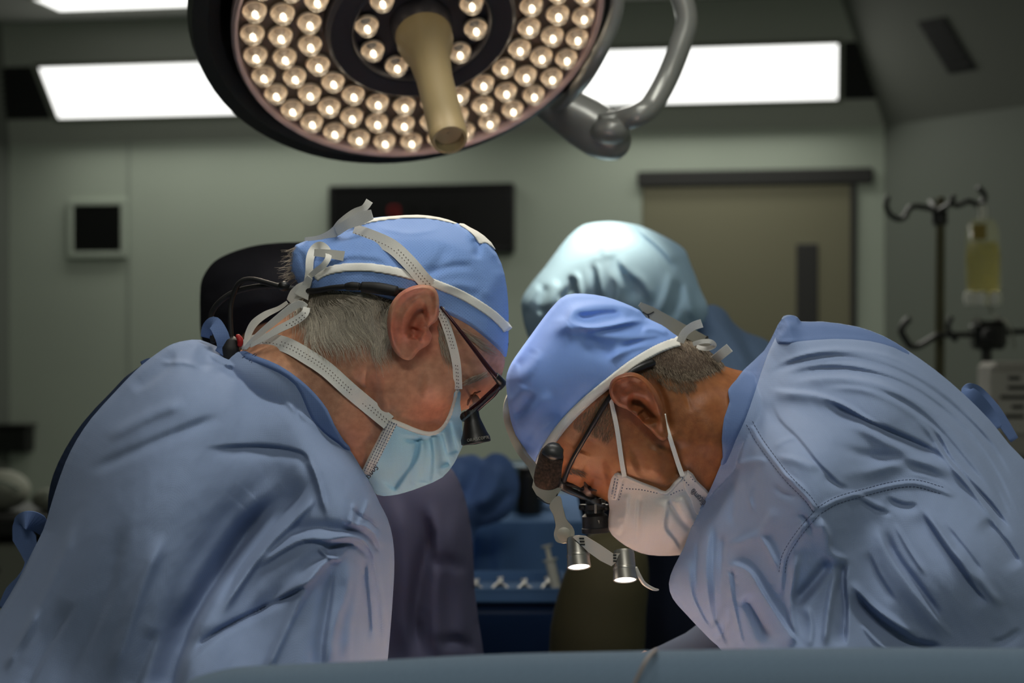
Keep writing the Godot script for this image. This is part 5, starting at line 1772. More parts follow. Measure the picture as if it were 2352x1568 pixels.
func build_headlamp(s: Sheet) -> void:
	var c := at(1300, 1180, 1.52)
	var o := thing("headlamp", "grey surgical headlamp with two lit barrels on the right surgeon's forehead", "headlamp", c)
	# headband: over the brow, round behind the cap
	var hb := strap(Geo.new(), [1262, 1130, 1.50, 1240, 1105, 1.515, 1222, 1070, 1.53, 1196, 1034, 1.55, 1176, 990, 1.565, 1166, 950, 1.575, 1172, 915, 1.58, 1190, 890, 1.585], [0.012, 0.009, 0.0085, 0.0085, 0.0085, 0.008], 0.003, -0.5)
	put("headband", hb, M.grey_metal, o)
	var pb := frame_of(Vector3(-0.05, 1, 0), Vector3.FORWARD)
	var pad := Geo.new()
	tube(pad, smooth3([at(1255, 1118, 1.492), at(1258, 1090, 1.488), at(1264, 1060, 1.486), at(1271, 1030, 1.488)], 4), [0.009, 0.0115, 0.012, 0.012, 0.0118, 0.0118, 0.0115, 0.0112, 0.011, 0.011, 0.0105, 0.0095, 0.007], 20, 0.6, Vector3.FORWARD)
	put("brow_pad", pad, M.suede, o)
	put("pad_cap", tube(Geo.new(), PackedVector3Array([at(1268, 1046, 1.4815), at(1272, 1030, 1.483), at(1271, 1022, 1.486)]), [0.0096, 0.0088, 0.006], 18, 0.6, Vector3.FORWARD), M.lamp_shell, o)
	# hinge plate, drop arm, knob
	var flat := Basis(Vector3.RIGHT, Vector3.UP, Vector3.BACK)
	var poly := func(p: Array, where: Vector3) -> PackedVector2Array:
		var out := PackedVector2Array()
		for q in range(0, p.size(), 2):
			var e := at(p[q], p[q + 1], EYE.z - where.z)
			out.append(Vector2(e.x - where.x, e.y - where.y))
		return out
	var soft := func(p: Array, where: Vector3) -> PackedVector2Array:
		var out := []
		for q in smooth2(p, 4, true):
			out.append_array([q.x, q.y])
		return poly.call(out, where)
	var w0 := at(1250, 1120, 1.492)
	put("hinge_plate", prism(Geo.new(), w0, flat, poly.call([1226, 1098, 1236, 1080, 1272, 1118, 1290, 1120, 1266, 1161, 1232, 1136, 1222, 1118], w0), 0.004), M.grey_metal, o)
	put("plate_groove", strap(Geo.new(), [1234, 1143, 1.487, 1264, 1157, 1.487, 1281, 1133, 1.487], 0.0008, 0.0006), M.dark_metal, o)
	var w1 := at(1280, 1180, 1.486)
	put("drop_arm", prism(Geo.new(), w1, flat, soft.call([1262, 1160, 1283, 1138, 1292, 1160, 1300, 1190, 1318, 1215, 1317, 1232, 1300, 1244, 1280, 1244, 1272, 1228, 1276, 1205, 1270, 1180], w1), 0.004), M.grey_metal, o)
	put("knob", ball(Geo.new(), at(1295, 1226, 1.484), Vector3(0.0085, 0.0085, 0.003), Basis.IDENTITY, 18), M.grey_metal, o)
	# two barrels joined by a slotted bracket
	for k in 2:
		var a := at([1325.0, 1433.0][k], [1238.0, 1268.0][k], 1.476 - 0.004 * k)
		var e := at([1330.0, 1436.0][k], [1302.0, 1332.0][k], 1.466 - 0.004 * k)
		var dr := (e - a)
		var l := dr.length()
		var b := frame_of(dr, Vector3.FORWARD)
		var br := put("lamp_barrel", lathe(Geo.new(), a, b, [Vector2(0.001, -0.001), Vector2(0.0085, -0.001), Vector2(0.0092, 0.002), Vector2(0.0095, l * 0.55), Vector2(0.0101, l * 0.57), Vector2(0.0101, l * 0.64), Vector2(0.0098, l * 0.66), Vector2(0.0104, l), Vector2(0.0094, l)], 32), M.steel, o)
		put("lamp_glow", lathe(Geo.new(), a, b, [Vector2(0.0096, l - 0.0006), Vector2(0.006, l + 0.0003), Vector2(0.0005, l + 0.0006)], 28), M.headlamp_glow, br)
		var sp := SpotLight3D.new()
		sp.name = "headlamp_beam"
		sp.position = e + dr.normalized() * 0.006
		sp.basis = Basis.looking_at(dr.normalized(), Vector3.FORWARD)
		sp.spot_angle = 32.0
		sp.spot_attenuation = 2.0
		sp.spot_range = 8.0
		sp.light_size = 0.008
		sp.light_energy = 0.22
		sp.light_color = Color(1, 0.97, 0.92)
		sp.shadow_enabled = true
		add_child(sp, true)
	var w2 := at(1370, 1260, 1.466)
	put("bracket", prism(Geo.new(), w2, flat, poly.call([1316, 1233, 1322, 1229, 1345, 1230, 1378, 1250, 1410, 1272, 1436, 1266, 1434, 1272, 1412, 1292, 1404, 1299, 1378, 1286, 1350, 1266], w2), 0.003), M.pale_metal, o)
	var sl := Geo.new()
	for e in [[1336, 1236], [1337, 1243], [1338, 1250], [1412, 1274], [1412, 1281], [1412, 1288]]:
		box(sl, at(e[0], e[1], 1.4625), Vector3(0.0042 if e[0] < 1400 else 0.0028, 0.0012, 0.0008))
	put("slot", sl, M.dark_metal, o)
	put("cable", wire(Geo.new(), [1459, 1303, 1.464, 1468, 1322, 1.464, 1480, 1340, 1.466, 1500, 1352, 1.47, 1512, 1354, 1.475], [0.002, 0.002, 0.0018, 0.0015, 0.0008], 10), M.pale_metal, o)
	# flat band on the far side behind the crown
	var w3 := at(1550, 750, 1.60)
	put("crown_strap", prism(Geo.new(), w3, flat, poly.call([1466, 702, 1472, 694, 1500, 705, 1560, 738, 1622, 772, 1632, 782, 1630, 800, 1612, 806, 1560, 790, 1500, 750], w3), 0.0035), M.grey_strap, o)
	var xm := strap(Geo.new(), [1476, 716, 1.594, 1488, 722, 1.594, 1502, 716, 1.594], 0.0012, 0.0006)
	strap(xm, [1488, 722, 1.594, 1491, 730, 1.594], 0.0012, 0.0006)
	strap(xm, [1620, 780, 1.594, 1626, 772, 1.594], 0.002, 0.0006)
	put("strap_mark", xm, M.dark_metal, o)

func build_right_gown(o: Node3D, head: Sheet) -> void:
	var s := Sheet.new(1500, 690, 2640, 1960, 4.0)
	var line := smooth2([1799, 726, 1816, 723, 1832, 728, 1840, 738, 1887, 738, 1970, 750, 2031, 772, 2081, 802, 2148, 849, 2214, 905, 2275, 966, 2319, 1021, 2355, 1058, 2430, 1160, 2520, 1330, 2580, 1600, 2620, 1940, 1660, 1940, 1660, 1700, 1672, 1560, 1660, 1497, 1633, 1470, 1600, 1436, 1572, 1406, 1545, 1374, 1536, 1340, 1547, 1303, 1572, 1254, 1594, 1193, 1627, 1132, 1649, 1082, 1660, 1051, 1658, 1010, 1663, 960, 1676, 921, 1672, 896, 1691, 872, 1710, 847, 1755, 805, 1777, 766, 1794, 736], 2, true)
	var d := s.dist(line, 330.0)
	var t := s.field([1850, 820, .10, 1700, 920, .068, 1760, 1050, .085, 1880, 1160, .10, 1600, 1330, .062, 1700, 1400, .08, 2000, 1200, .15, 2200, 1300, .19, 2400, 1500, .18, 2300, 1100, .14, 2100, 950, .13, 1700, 1800, .08, 2200, 1900, .2], 90.0)
	var puff := s.inflate(d, t, 300.0, 15)
	s.h = puff.duplicate()
	s.back = puff
	s.mid = s.field([1850, 850, 1.57, 2250, 1100, 1.60, 1700, 1200, 1.54, 1620, 1350, 1.53, 2300, 1600, 1.60, 1800, 1700, 1.47, 1680, 1900, 1.44], 120.0)
	var f := s.h
	s.bar(f, 1840, 1090, 1790, 1640, 180, 210, .045)
	s.bar(f, 1820, 1000, 1880, 1120, 170, 170, .02)
	s.bar(f, 2080, 960, 2250, 1200, 260, 280, .02)
	for w in [
		[[400, 490, 440, 560, 490, 630, 560, 720, 640, 800, 680, 855], 8, .0035, 0, .05],
		[[680, 855, 760, 812, 880, 777, 1000, 747, 1090, 740, 1200, 770, 1260, 800], 9, .0035, 0, .08],
		[[680, 860, 620, 930, 570, 1000, 545, 1050, 535, 1110, 530, 1200], 9, .0035, 0, .08],
		[[480, 355, 560, 362, 680, 375, 780, 410, 880, 470, 980, 520], 8, .009, 26, .2],
		[[690, 392, 800, 442, 900, 492, 1010, 540, 1130, 595, 1220, 655], 12, -.011, 24, .2],
		[[780, 470, 900, 530, 1020, 590, 1120, 640], 22, .006, 0, .3],
		[[1110, 470, 1180, 550, 1230, 640, 1300, 720, 1400, 830, 1500, 960], 9, -.010, 34, .2],
		[[1090, 470, 1150, 530, 1205, 620, 1270, 700, 1360, 810, 1460, 940], 12, .007, 0, .2],
		[[485, 400, 520, 480, 600, 560, 680, 660, 740, 720, 800, 775], 7, -.007, 26, .2],
		[[340, 664, 420, 642, 478, 648], 4, .006, 16, .2],
		[[500, 628, 570, 633, 650, 660, 695, 692], 4, .007, 18, .25],
		[[500, 600, 540, 565, 600, 548], 6, .004, 0, .3],
		[[308, 1002, 380, 972, 440, 942, 475, 890, 492, 830], 5, .008, 22, .2],
		[[430, 950, 470, 1000, 500, 1060, 520, 1110], 9, .006, 0, .3],
		[[305, 1100, 335, 1078, 400, 1108, 450, 1190, 510, 1285, 600, 1410], 7, .012, 36, .1],
		[[312, 1100, 322, 1180, 345, 1300, 375, 1420], 7, .008, 0, .1],
		[[380, 1200, 430, 1290, 480, 1400], 26, -.014, 0, .2],
		[[690, 875, 728, 955, 738, 1022, 800, 1052, 815, 1060], 7, .010, 32, .2],
		[[745, 1045, 690, 1120, 640, 1180, 580, 1250], 22, -.012, 0, .25],
		[[600, 1010, 585, 1100, 570, 1260, 600, 1400], 14, .006, 0, .2],
		[[805, 1060, 788, 1130, 798, 1260, 790, 1420], 8, -.010, 26, .15],
		[[770, 1080, 740, 1200, 720, 1330, 710, 1430], 13, .007, 0, .2],
		[[828, 1180, 900, 1272, 1000, 1352, 1090, 1402, 1210, 1420], 12, -.015, 36, .2],
		[[815, 1140, 900, 1240, 1010, 1320, 1110, 1375], 14, .007, 0, .2],
		[[1105, 850, 1150, 930, 1240, 1060, 1330, 1180, 1395, 1250], 7, -.008, 34, .15],
		[[1120, 840, 1180, 925, 1265, 1045, 1360, 1180], 12, .005, 0, .2],
		[[920, 890, 960, 1000, 1040, 1130, 1160, 1290, 1250, 1390], 10, .007, 34, .2],
		[[960, 930, 1000, 1030, 1080, 1140, 1200, 1300], 14, -.006, 0, .2],
		[[510, 158, 600, 152, 750, 142, 900, 150, 1000, 175, 1045, 192], 6, .005, 30, .12],
		[[465, 292, 600, 232, 720, 215, 850, 225, 1000, 268, 1120, 330, 1250, 430, 1400, 580, 1500, 750], 6, -.006, 14, .12],
		[[520, 300, 700, 262, 880, 275, 1030, 320, 1150, 390, 1300, 520, 1420, 690, 1510, 880], 6, -.006, 16, .12],
		[[500, 260, 620, 205, 760, 185, 920, 200, 1060, 250, 1200, 350, 1360, 500, 1480, 660], 7, .005, 0, .15],
		[[560, 330, 720, 300, 900, 320, 1060, 380, 1180, 460, 1330, 620, 1450, 800], 7, .006, 20, .15],
		[[900, 340, 1040, 400, 1160, 490, 1290, 640, 1420, 800], 7, -.005, 14, .2],
		[[760, 700, 900, 690, 1050, 650, 1200, 670, 1350, 760, 1460, 880], 24, .006, 0, .25],
		[[700, 560, 860, 620, 1000, 640, 1150, 700, 1300, 800], 20, -.005, 0, .3],
		[[800, 772, 880, 800, 980, 852], 6, .005, 16, .25], [[840, 800, 920, 850, 1000, 870], 7, -.005, 0, .3], [[960, 800, 1040, 832, 1110, 830], 8, -.005, 18, .3],
		[[240, 900, 222, 1060, 228, 1200, 240, 1320], 7, .006, 18, .2], [[300, 940, 285, 1100, 288, 1300, 312, 1420], 8, -.007, 18, .1], [[150, 1050, 158, 1190, 200, 1290, 250, 1370], 8, .005, 20, .2],
		[[262, 900, 250, 1050, 260, 1250, 275, 1380], 6, -.004, 0, .2], [[190, 950, 180, 1100, 190, 1220], 7, -.004, 0, .25],
		[[240, 1360, 282, 1300, 300, 1235], 5, .005, 12, .2], [[255, 1400, 300, 1345, 320, 1290], 5, -.005, 0, .2], [[72, 1200, 110, 1235, 140, 1280], 6, -.006, 14, .2], [[250, 1300, 290, 1390, 305, 1430], 5, .004, 0, .2],
		[[1370, 880, 1460, 980, 1530, 1090], 10, -.008, 28, .2], [[1250, 1000, 1350, 1130, 1450, 1260], 16, .005, 0, .2], [[1390, 1400, 1450, 1390, 1530, 1340], 8, -.004, 20, .3],
		[[305, 650, 340, 590, 385, 500, 410, 420, 430, 330, 462, 240, 490, 180, 540, 110, 560, 60], 5, .011, 40, .04],
		[[310, 360, 360, 370, 395, 400], 7, -.005, 0, .2], [[350, 330, 400, 300, 440, 280], 7, .004, 0, .2], [[320, 430, 350, 500, 330, 560], 9, -.005, 0, .2], [[300, 500, 320, 560, 310, 620], 6, .004, 0, .2],
		[[530, 80, 560, 60, 600, 60], 5, -.004, 0, .2], [[520, 120, 545, 90, 555, 70], 4, -.004, 0, .2],
		[[540, 240, 700, 195, 880, 205, 1040, 262, 1180, 345, 1330, 480, 1450, 620], 4, .0035, 0, .15], [[620, 275, 800, 265, 960, 300, 1100, 365, 1240, 470, 1380, 630], 4, -.004, 10, .15], [[700, 345, 860, 350, 1000, 400, 1120, 480, 1240, 590], 4, .004, 12, .2], [[1150, 560, 1260, 690, 1380, 850, 1480, 1000], 5, .005, 14, .2], [[1280, 560, 1400, 720, 1490, 900], 4, -.004, 12, .2],
		[[520, 690, 600, 740, 660, 800], 5, .004, 0, .3], [[700, 700, 760, 745, 820, 765], 4, -.004, 10, .3], [[600, 860, 640, 900, 660, 960], 6, -.005, 0, .3], [[500, 740, 540, 780, 600, 790], 5, -.004, 12, .3], [[420, 720, 400, 800, 420, 870], 8, .004, 0, .3], [[345, 700, 338, 800, 330, 920], 6, -.005, 14, .2],
		[[880, 1010, 930, 1120, 1010, 1240], 7, -.005, 20, .25], [[1000, 900, 1060, 1010, 1140, 1130], 6, .004, 0, .25], [[1200, 900, 1290, 1010, 1380, 1130], 6, -.005, 18, .25], [[640, 1240, 660, 1330, 650, 1430], 6, .005, 14, .2], [[860, 1320, 930, 1400, 1010, 1450], 7, .005, 0, .2], [[1060, 700, 1160, 720, 1270, 790], 6, .003, 0, .3],
		]:
		s.stroke(f, smooth2(crop(w[0], 1500, 700, 0.5536), 3), maxf(w[1] * 0.62, 5.0), w[2] * (1.05 if w[1] > 7 else 0.75), w[3] * 0.8, w[4])
	var n := FastNoiseLite.new()
	n.seed = 8
	n.frequency = 0.012
	n.fractal_octaves = 3
	for k in s.nx * s.ny:
		if d[k] > 0:
			var x := s.x0 + (k % s.nx) * s.st
			var y := s.y0 + int(k / float(s.nx)) * s.st
			f[k] += n.get_noise_2d(x * 0.9 - y * 0.5, y * 0.45 + x * 0.3) * 0.0012 * clampf(d[k] / 40.0, 0.0, 1.0)
			f[k] = maxf(f[k], 0.004 * clampf(d[k] / 10.0, 0.0, 1.0))
	neckline(s, d, head)
	var g := Geo.new()
	s.solid(g, d, self)
	var gown := put("gown", g, M.gown, o)
	var st := Geo.new()
	for w in [[[400, 490, 440, 560, 490, 630, 560, 720, 640, 800, 676, 850], 8.0], [[690, 852, 760, 812, 880, 777, 1000, 747, 1090, 740, 1200, 770], 8.0], [[680, 862, 620, 930, 570, 1000, 545, 1050, 535, 1110], 7.0]]:
		var p := smooth2(crop(w[0], 1500, 700, 0.5536), 4)
		for side in [-1.0, 1.0]:
			var e := PackedVector2Array()
			for k in p.size():
				var dd := (p[mini(k + 1, p.size() - 1)] - p[maxi(k - 1, 0)]).normalized()
				e.append(p[k] + Vector2(-dd.y, dd.x) * side * w[1])
			dashes(st, s, e, 0.0008, 1.5, 6.0, 2.5)
	put("stitching", st, M.stitch, gown, true)
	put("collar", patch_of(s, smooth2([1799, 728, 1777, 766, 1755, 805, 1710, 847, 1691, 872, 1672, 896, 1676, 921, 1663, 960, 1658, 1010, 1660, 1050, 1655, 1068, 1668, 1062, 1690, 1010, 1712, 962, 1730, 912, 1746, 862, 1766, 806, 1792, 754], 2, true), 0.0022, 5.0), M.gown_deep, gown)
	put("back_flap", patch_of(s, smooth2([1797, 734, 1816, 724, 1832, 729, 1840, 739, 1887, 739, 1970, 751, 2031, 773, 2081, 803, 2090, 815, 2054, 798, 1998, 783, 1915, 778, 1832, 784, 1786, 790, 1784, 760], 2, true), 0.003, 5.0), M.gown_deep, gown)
	# the far sleeve, reaching down to the field, and its gloved hand
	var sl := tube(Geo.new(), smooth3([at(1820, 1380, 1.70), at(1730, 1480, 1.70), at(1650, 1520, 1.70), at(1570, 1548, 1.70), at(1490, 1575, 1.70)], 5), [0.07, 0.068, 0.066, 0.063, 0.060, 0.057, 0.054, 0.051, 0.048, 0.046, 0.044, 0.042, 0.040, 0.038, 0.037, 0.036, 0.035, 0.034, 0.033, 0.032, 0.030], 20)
	put("far_sleeve", sl, M.sleeve_shaded, o)
	hand(o, at(1492, 1575, 1.70), Vector3(-0.75, -0.55, 0.35), Vector3(0.2, 0.5, 0.85))
	put("tie_loop", strap(Geo.new(), [2290, 985, 1.60, 2268, 945, 1.60, 2240, 915, 1.59, 2222, 900, 1.59, 2228, 893, 1.60, 2250, 905, 1.61, 2290, 950, 1.61, 2330, 1010, 1.61], [0.010, 0.012, 0.014, 0.01, 0.012, 0.012, 0.008], 0.002), M.gown_deep, o)
	lower_body(o, 0.42, -1.58, 0.0, M.gown, 0.99)

# a gloved hand: palm, five bent fingers; along = towards the fingertips, face = back of the hand
func hand(o: Node3D, wrist: Vector3, along: Vector3, face: Vector3) -> void:
	var y := along.normalized()
	var z := (face - y * face.dot(y)).normalized()
	var x := y.cross(z).normalized()
	var g := Geo.new()
	var p := func(a: float, b: float, c: float) -> Vector3:
		return wrist + x * a + y * b + z * c
	tube(g, PackedVector3Array([p.call(0, -0.02, 0), p.call(0, 0.0, 0), p.call(0, 0.03, 0.002), p.call(0, 0.07, 0.002), p.call(0, 0.09, 0)]), [0.030, 0.030, 0.038, 0.043, 0.036], 20, 0.42, z)
	for k in 4:
		var bx: float = -0.030 + 0.020 * k
		var l: float = [0.066, 0.078, 0.074, 0.058][k]
		tube(g, PackedVector3Array([p.call(bx * 0.9, 0.07, 0.0), p.call(bx, 0.092, 0.001), p.call(bx * 1.05, 0.092 + l * 0.45, -0.008), p.call(bx * 1.05, 0.092 + l * 0.72, -0.024), p.call(bx * 1.02, 0.092 + l * 0.85, -0.040)]), [0.0095, 0.0095, 0.0088, 0.0082, 0.0072], 12)
	tube(g, PackedVector3Array([p.call(-0.028, 0.018, -0.004), p.call(-0.048, 0.045, -0.012), p.call(-0.056, 0.072, -0.02), p.call(-0.052, 0.094, -0.028)]), [0.013, 0.0115, 0.0105, 0.008], 12)
	put("gloved_hand", g, M.glove, o)

# a rougher figure from an outline: puffed solid of its own depth
func figure(outline: Array, ctrl: Array, depth: float, reach: float, step: float, folds: Array, box_: Array) -> Geo:
	var s := Sheet.new(box_[0], box_[1], box_[2], box_[3], step)
	var d := s.dist(smooth2(outline, 3, true), reach)
	s.h = s.inflate(d, s.field(ctrl, 60.0), reach * 0.95, int(40.0 / step))
	s.back = s.h.duplicate()
	s.mid.fill(depth)
	for w in folds:
		s.stroke(s.h, smooth2(w[0], 3), w[1], w[2], w[3] if w.size() > 3 else 0.0, 0.25)
	for k in s.nx * s.ny:
		s.h[k] = maxf(s.h[k], 0.003 * clampf(d[k] / 10.0, 0.0, 1.0))
	var g := Geo.new()
	s.solid(g, d, self)
	return g

func build_background_people() -> void:
	# nurse with the bouffant cap, behind the right surgeon
	var o := thing("person", "nurse with a puffy light blue bouffant cap standing behind the right surgeon", "person", Vector3(0.42, 0, -2.5))
	put("body", figure([1270, 640, 1330, 590, 1420, 575, 1500, 600, 1550, 660, 1560, 740, 1540, 800, 1520, 860, 1540, 960, 1400, 960, 1330, 920, 1290, 890, 1262, 860, 1262, 830, 1240, 800, 1252, 770, 1250, 700], [1420, 700, .08, 1420, 900, .055], 2.5, 130.0, 8.0, [], [1200, 540, 1600, 980]), M.skin_plain, o)
	put("bouffant_cap", figure([1197, 705, 1200, 682, 1214, 660, 1232, 636, 1254, 610, 1276, 580, 1304, 545, 1330, 522, 1352, 513, 1400, 508, 1440, 512, 1470, 518, 1510, 535, 1550, 556, 1574, 575, 1584, 600, 1596, 630, 1610, 668, 1626, 705, 1618, 736, 1605, 752, 1580, 790, 1500, 800, 1300, 800, 1226, 790, 1208, 760], [1400, 650, .145, 1250, 700, .11, 1560, 700, .11], 2.47, 190.0, 5.0, [
		[[1362, 720, 1368, 670, 1366, 620, 1372, 590], 12, -.012], [[1385, 690, 1376, 640, 1368, 596], 8, .010], [[1290, 700, 1310, 660, 1318, 630], 10, -.010], [[1262, 720, 1270, 670, 1282, 640], 9, .008], [[1340, 705, 1330, 660, 1322, 620], 8, .008],
		[[1415, 580, 1440, 620, 1480, 650, 1500, 700], 10, .012], [[1425, 570, 1420, 610, 1450, 650, 1450, 700], 13, -.010], [[1440, 515, 1490, 560, 1530, 600, 1560, 640], 8, -.010], [[1460, 520, 1520, 565, 1560, 605], 9, .010], [[1500, 740, 1530, 680, 1545, 630, 1560, 620], 10, .012], [[1540, 740, 1560, 690, 1566, 640], 10, -.010], [[1590, 740, 1585, 690, 1570, 640], 9, .008],
		[[1210, 720, 1216, 690, 1240, 650], 8, .008], [[1240, 730, 1244, 690, 1258, 650], 8, -.009], [[1400, 530, 1390, 560, 1400, 600], 14, .006], [[1410, 720, 1420, 660, 1405, 620], 8, .007]], [1180, 490, 1650, 820]), M.bouffant, o)
	put("gown", figure([1560, 780, 1600, 720, 1628, 700, 1648, 702, 1668, 716, 1682, 738, 1712, 762, 1750, 776, 1790, 800, 1850, 860, 1900, 1000, 1920, 1180, 1400, 1180, 1340, 1090, 1310, 1030, 1300, 980, 1330, 900, 1420, 840], [1600, 1000, .12, 1600, 1200, .14], 2.55, 200.0, 10.0, [[[1640, 720, 1690, 790, 1720, 860], 14, .012], [[1700, 770, 1740, 830, 1790, 880], 12, -.010]], [1270, 680, 1960, 1220]), M.nurse_gown, o)
	put("dark_lower_part", figure([1320, 1030, 1400, 1000, 1800, 1000, 1910, 1100, 1930, 1300, 1950, 1700, 1960, 2900, 1400, 2900, 1380, 1700, 1370, 1400, 1350, 1250, 1322, 1120], [1600, 1200, .135, 1600, 1500, .15, 1600, 2400, .18], 2.55, 260.0, 14.0, [[[1500, 1200, 1480, 1500, 1500, 1800], 30, -.02], [[1420, 1250, 1440, 1500, 1430, 1800], 24, .015]], [1270, 960, 1990, 2920]), M.dark_lower_part, o)  # near-black lower part of the figure, below the gown
	legs(o, 0.42, -2.55)
	# assistant with the black cap and purple-grey gown, behind the left surgeon
	o = thing("person", "assistant in black cloth cap and purple-grey gown, mostly hidden behind the left surgeon", "person", Vector3(-0.28, 0, -2.05))
	put("body", figure([520, 640, 600, 590, 700, 585, 790, 620, 830, 700, 836, 760, 850, 800, 872, 850, 850, 866, 846, 900, 820, 940, 760, 960, 720, 1000, 620, 1010, 540, 960, 520, 860], [680, 720, .076, 640, 930, .055, 820, 880, .045], 2.05, 120.0, 8.0, [], [490, 560, 900, 1040]), M.skin_plain, o)
	put("cap", figure([461, 770, 459, 720, 460, 660, 466, 636, 486, 606, 512, 588, 560, 570, 610, 560, 680, 556, 750, 560, 810, 600, 840, 680, 842, 750, 780, 770, 680, 780, 580, 800, 500, 804, 470, 795], [640, 680, .088, 480, 720, .06], 2.04, 130.0, 6.0, [[[470, 690, 520, 650, 600, 640], 16, -.004], [[480, 740, 560, 700, 640, 690], 18, .004], [[560, 600, 640, 590, 700, 600], 16, .004]], [440, 540, 860, 820]), M.black_cloth, o)
	put("gown", figure([560, 900, 700, 920, 860, 980, 980, 1030, 1040, 1080, 1064, 1130, 1080, 1200, 1088, 1290, 1090, 1350, 1100, 1430, 1112, 1510, 1130, 1700, 1150, 2900, 400, 2900, 380, 1700, 380, 1200, 440, 1000], [700, 1200, .13, 960, 1200, .10, 1000, 1500, .09, 700, 2000, .16, 700, 2700, .18], 2.02, 220.0, 10.0, [
		[[905, 1120, 930, 1250, 935, 1400, 930, 1520], 16, .012, 30], [[960, 1160, 985, 1230, 965, 1320, 950, 1420, 965, 1520], 14, -.020, 0], [[990, 1140, 1010, 1260, 1000, 1400, 1010, 1540], 16, .014, 0], [[1050, 1150, 1040, 1250, 1060, 1380, 1065, 1520], 16, .010, 0], [[1000, 1480, 1050, 1470, 1090, 1490], 10, -.010, 0], [[985, 1300, 1030, 1290, 1070, 1310], 14, -.008, 0]], [350, 880, 1180, 2920]), M.purple, o)
	legs(o, -0.22, -2.02)
	# somebody in blue bent over the instruments, farther back
	o = thing("person", "far assistant in blue scrubs bent over the instruments, only shoulder and sleeve showing", "person", Vector3(-0.08, 0, -3.3))
	put("body", figure([890, 800, 930, 770, 985, 780, 1020, 830, 1026, 890, 1034, 930, 1020, 960, 1000, 1000, 940, 1080, 900, 1060, 880, 900], [950, 860, .075, 950, 1020, .05], 3.3, 70.0, 7.0, [], [860, 740, 1060, 1110]), M.skin_plain, o)
	put("scrub_cap", figure([880, 890, 876, 830, 900, 785, 940, 765, 985, 775, 1022, 826, 1022, 850, 960, 870, 900, 900], [950, 830, .085], 3.3, 60.0, 7.0, [], [860, 740, 1050, 920]), M.blue_far, o)
	put("scrub_top", figure([860, 1060, 960, 1030, 1030, 1052, 1062, 1046, 1092, 1044, 1108, 1054, 1132, 1040, 1164, 1048, 1186, 1082, 1192, 1120, 1184, 1160, 1160, 1190, 1120, 1206, 1094, 1216, 1085, 1300, 1080, 1500, 1080, 2200, 780, 2200, 770, 1400, 800, 1150], [1100, 1120, .08, 950, 1300, .12, 950, 2000, .14], 3.25, 110.0, 7.0, [[[1100, 1060, 1090, 1110, 1060, 1150], 12, -.02, 24], [[1150, 1060, 1130, 1130, 1090, 1170], 14, .015, 0], [[1180, 1120, 1130, 1170, 1090, 1190], 9, -.012, 0], [[1060, 1060, 1050, 1110, 1030, 1180], 12, .012, 0]], [740, 1010, 1220, 2220]), M.blue_far, o)
	legs(o, -0.19, -3.25)

func legs(o: Node3D, x: float, z: float) -> void:
	for s in [-1.0, 1.0]:
		put("trouser_leg", tube(Geo.new(), PackedVector3Array([Vector3(x + 0.09 * s, 0.75, z), Vector3(x + 0.09 * s, 0.4, z), Vector3(x + 0.09 * s, 0.07, z)]), [0.085, 0.075, 0.065], 14), M.navy, o)
		var sh := Geo.new()
		box(sh, Vector3(x + 0.09 * s, 0.012, z + 0.03), Vector3(0.1, 0.024, 0.28), Basis.IDENTITY, 0.008)
		box(sh, Vector3(x + 0.09 * s, 0.05, z + 0.03), Vector3(0.09, 0.06, 0.26), Basis.IDENTITY, 0.028)
		put("shoe", sh, M.shoe, o)

func cloth_table(called: String, label: String, xa: float, xb: float, za: float, zb: float, top: float, low: float, m: Material) -> Node3D:    # draped table: top, hanging front with folds
	var c := Vector3((xa + xb) * 0.5, 0, (za + zb) * 0.5)
	var o := thing(called, label, "table", c)
	var g := Geo.new()
	var ring := PackedVector2Array()
	var n := 120
	for k in n:
		var a := TAU * k / n
		var ex := signf(cos(a)) * pow(absf(cos(a)), 0.22)
		var ez := signf(sin(a)) * pow(absf(sin(a)), 0.22)
		ring.append(Vector2(ex, ez))
	var rows := [[top, 0.0, 0.985], [top - 0.004, 0.0, 0.997], [top - 0.02, 0.1, 1.0], [top - 0.12, 0.6, 1.0], [top - 0.3, 1.0, 1.01], [low, 1.4, 1.02]]
	for r in rows:
		for k in n:
			var w: float = 0.012 * r[1] * sin(k * 1.31 + sin(k * 0.37) * 2.0)
			g.v.append(Vector3(c.x + ring[k].x * ((xb - xa) * 0.5 * r[2] + w), r[0], c.z + ring[k].y * ((zb - za) * 0.5 * r[2] + w)))
	for q in rows.size() - 1:
		for k in n:
			var k2 := (k + 1) % n
			g.quad(q * n + k, q * n + k2, (q + 1) * n + k2, (q + 1) * n + k)
	var mid := g.v.size()
	g.v.append(Vector3(c.x, top, c.z))
	for k in n:
		g.tri(mid, (k + 1) % n, k)
	put("cover", g, m, o)
	var f := Geo.new()
	for sx in [-1.0, 1.0]:
		for sz in [-1.0, 1.0]:
			tube(f, PackedVector3Array([Vector3(c.x + sx * (xb - xa) * 0.42, 0.02, c.z + sz * (zb - za) * 0.4), Vector3(c.x + sx * (xb - xa) * 0.42, top - 0.05, c.z + sz * (zb - za) * 0.4)]), 0.016, 12)
	put("leg_frame", f, M.steel, o)
	return o

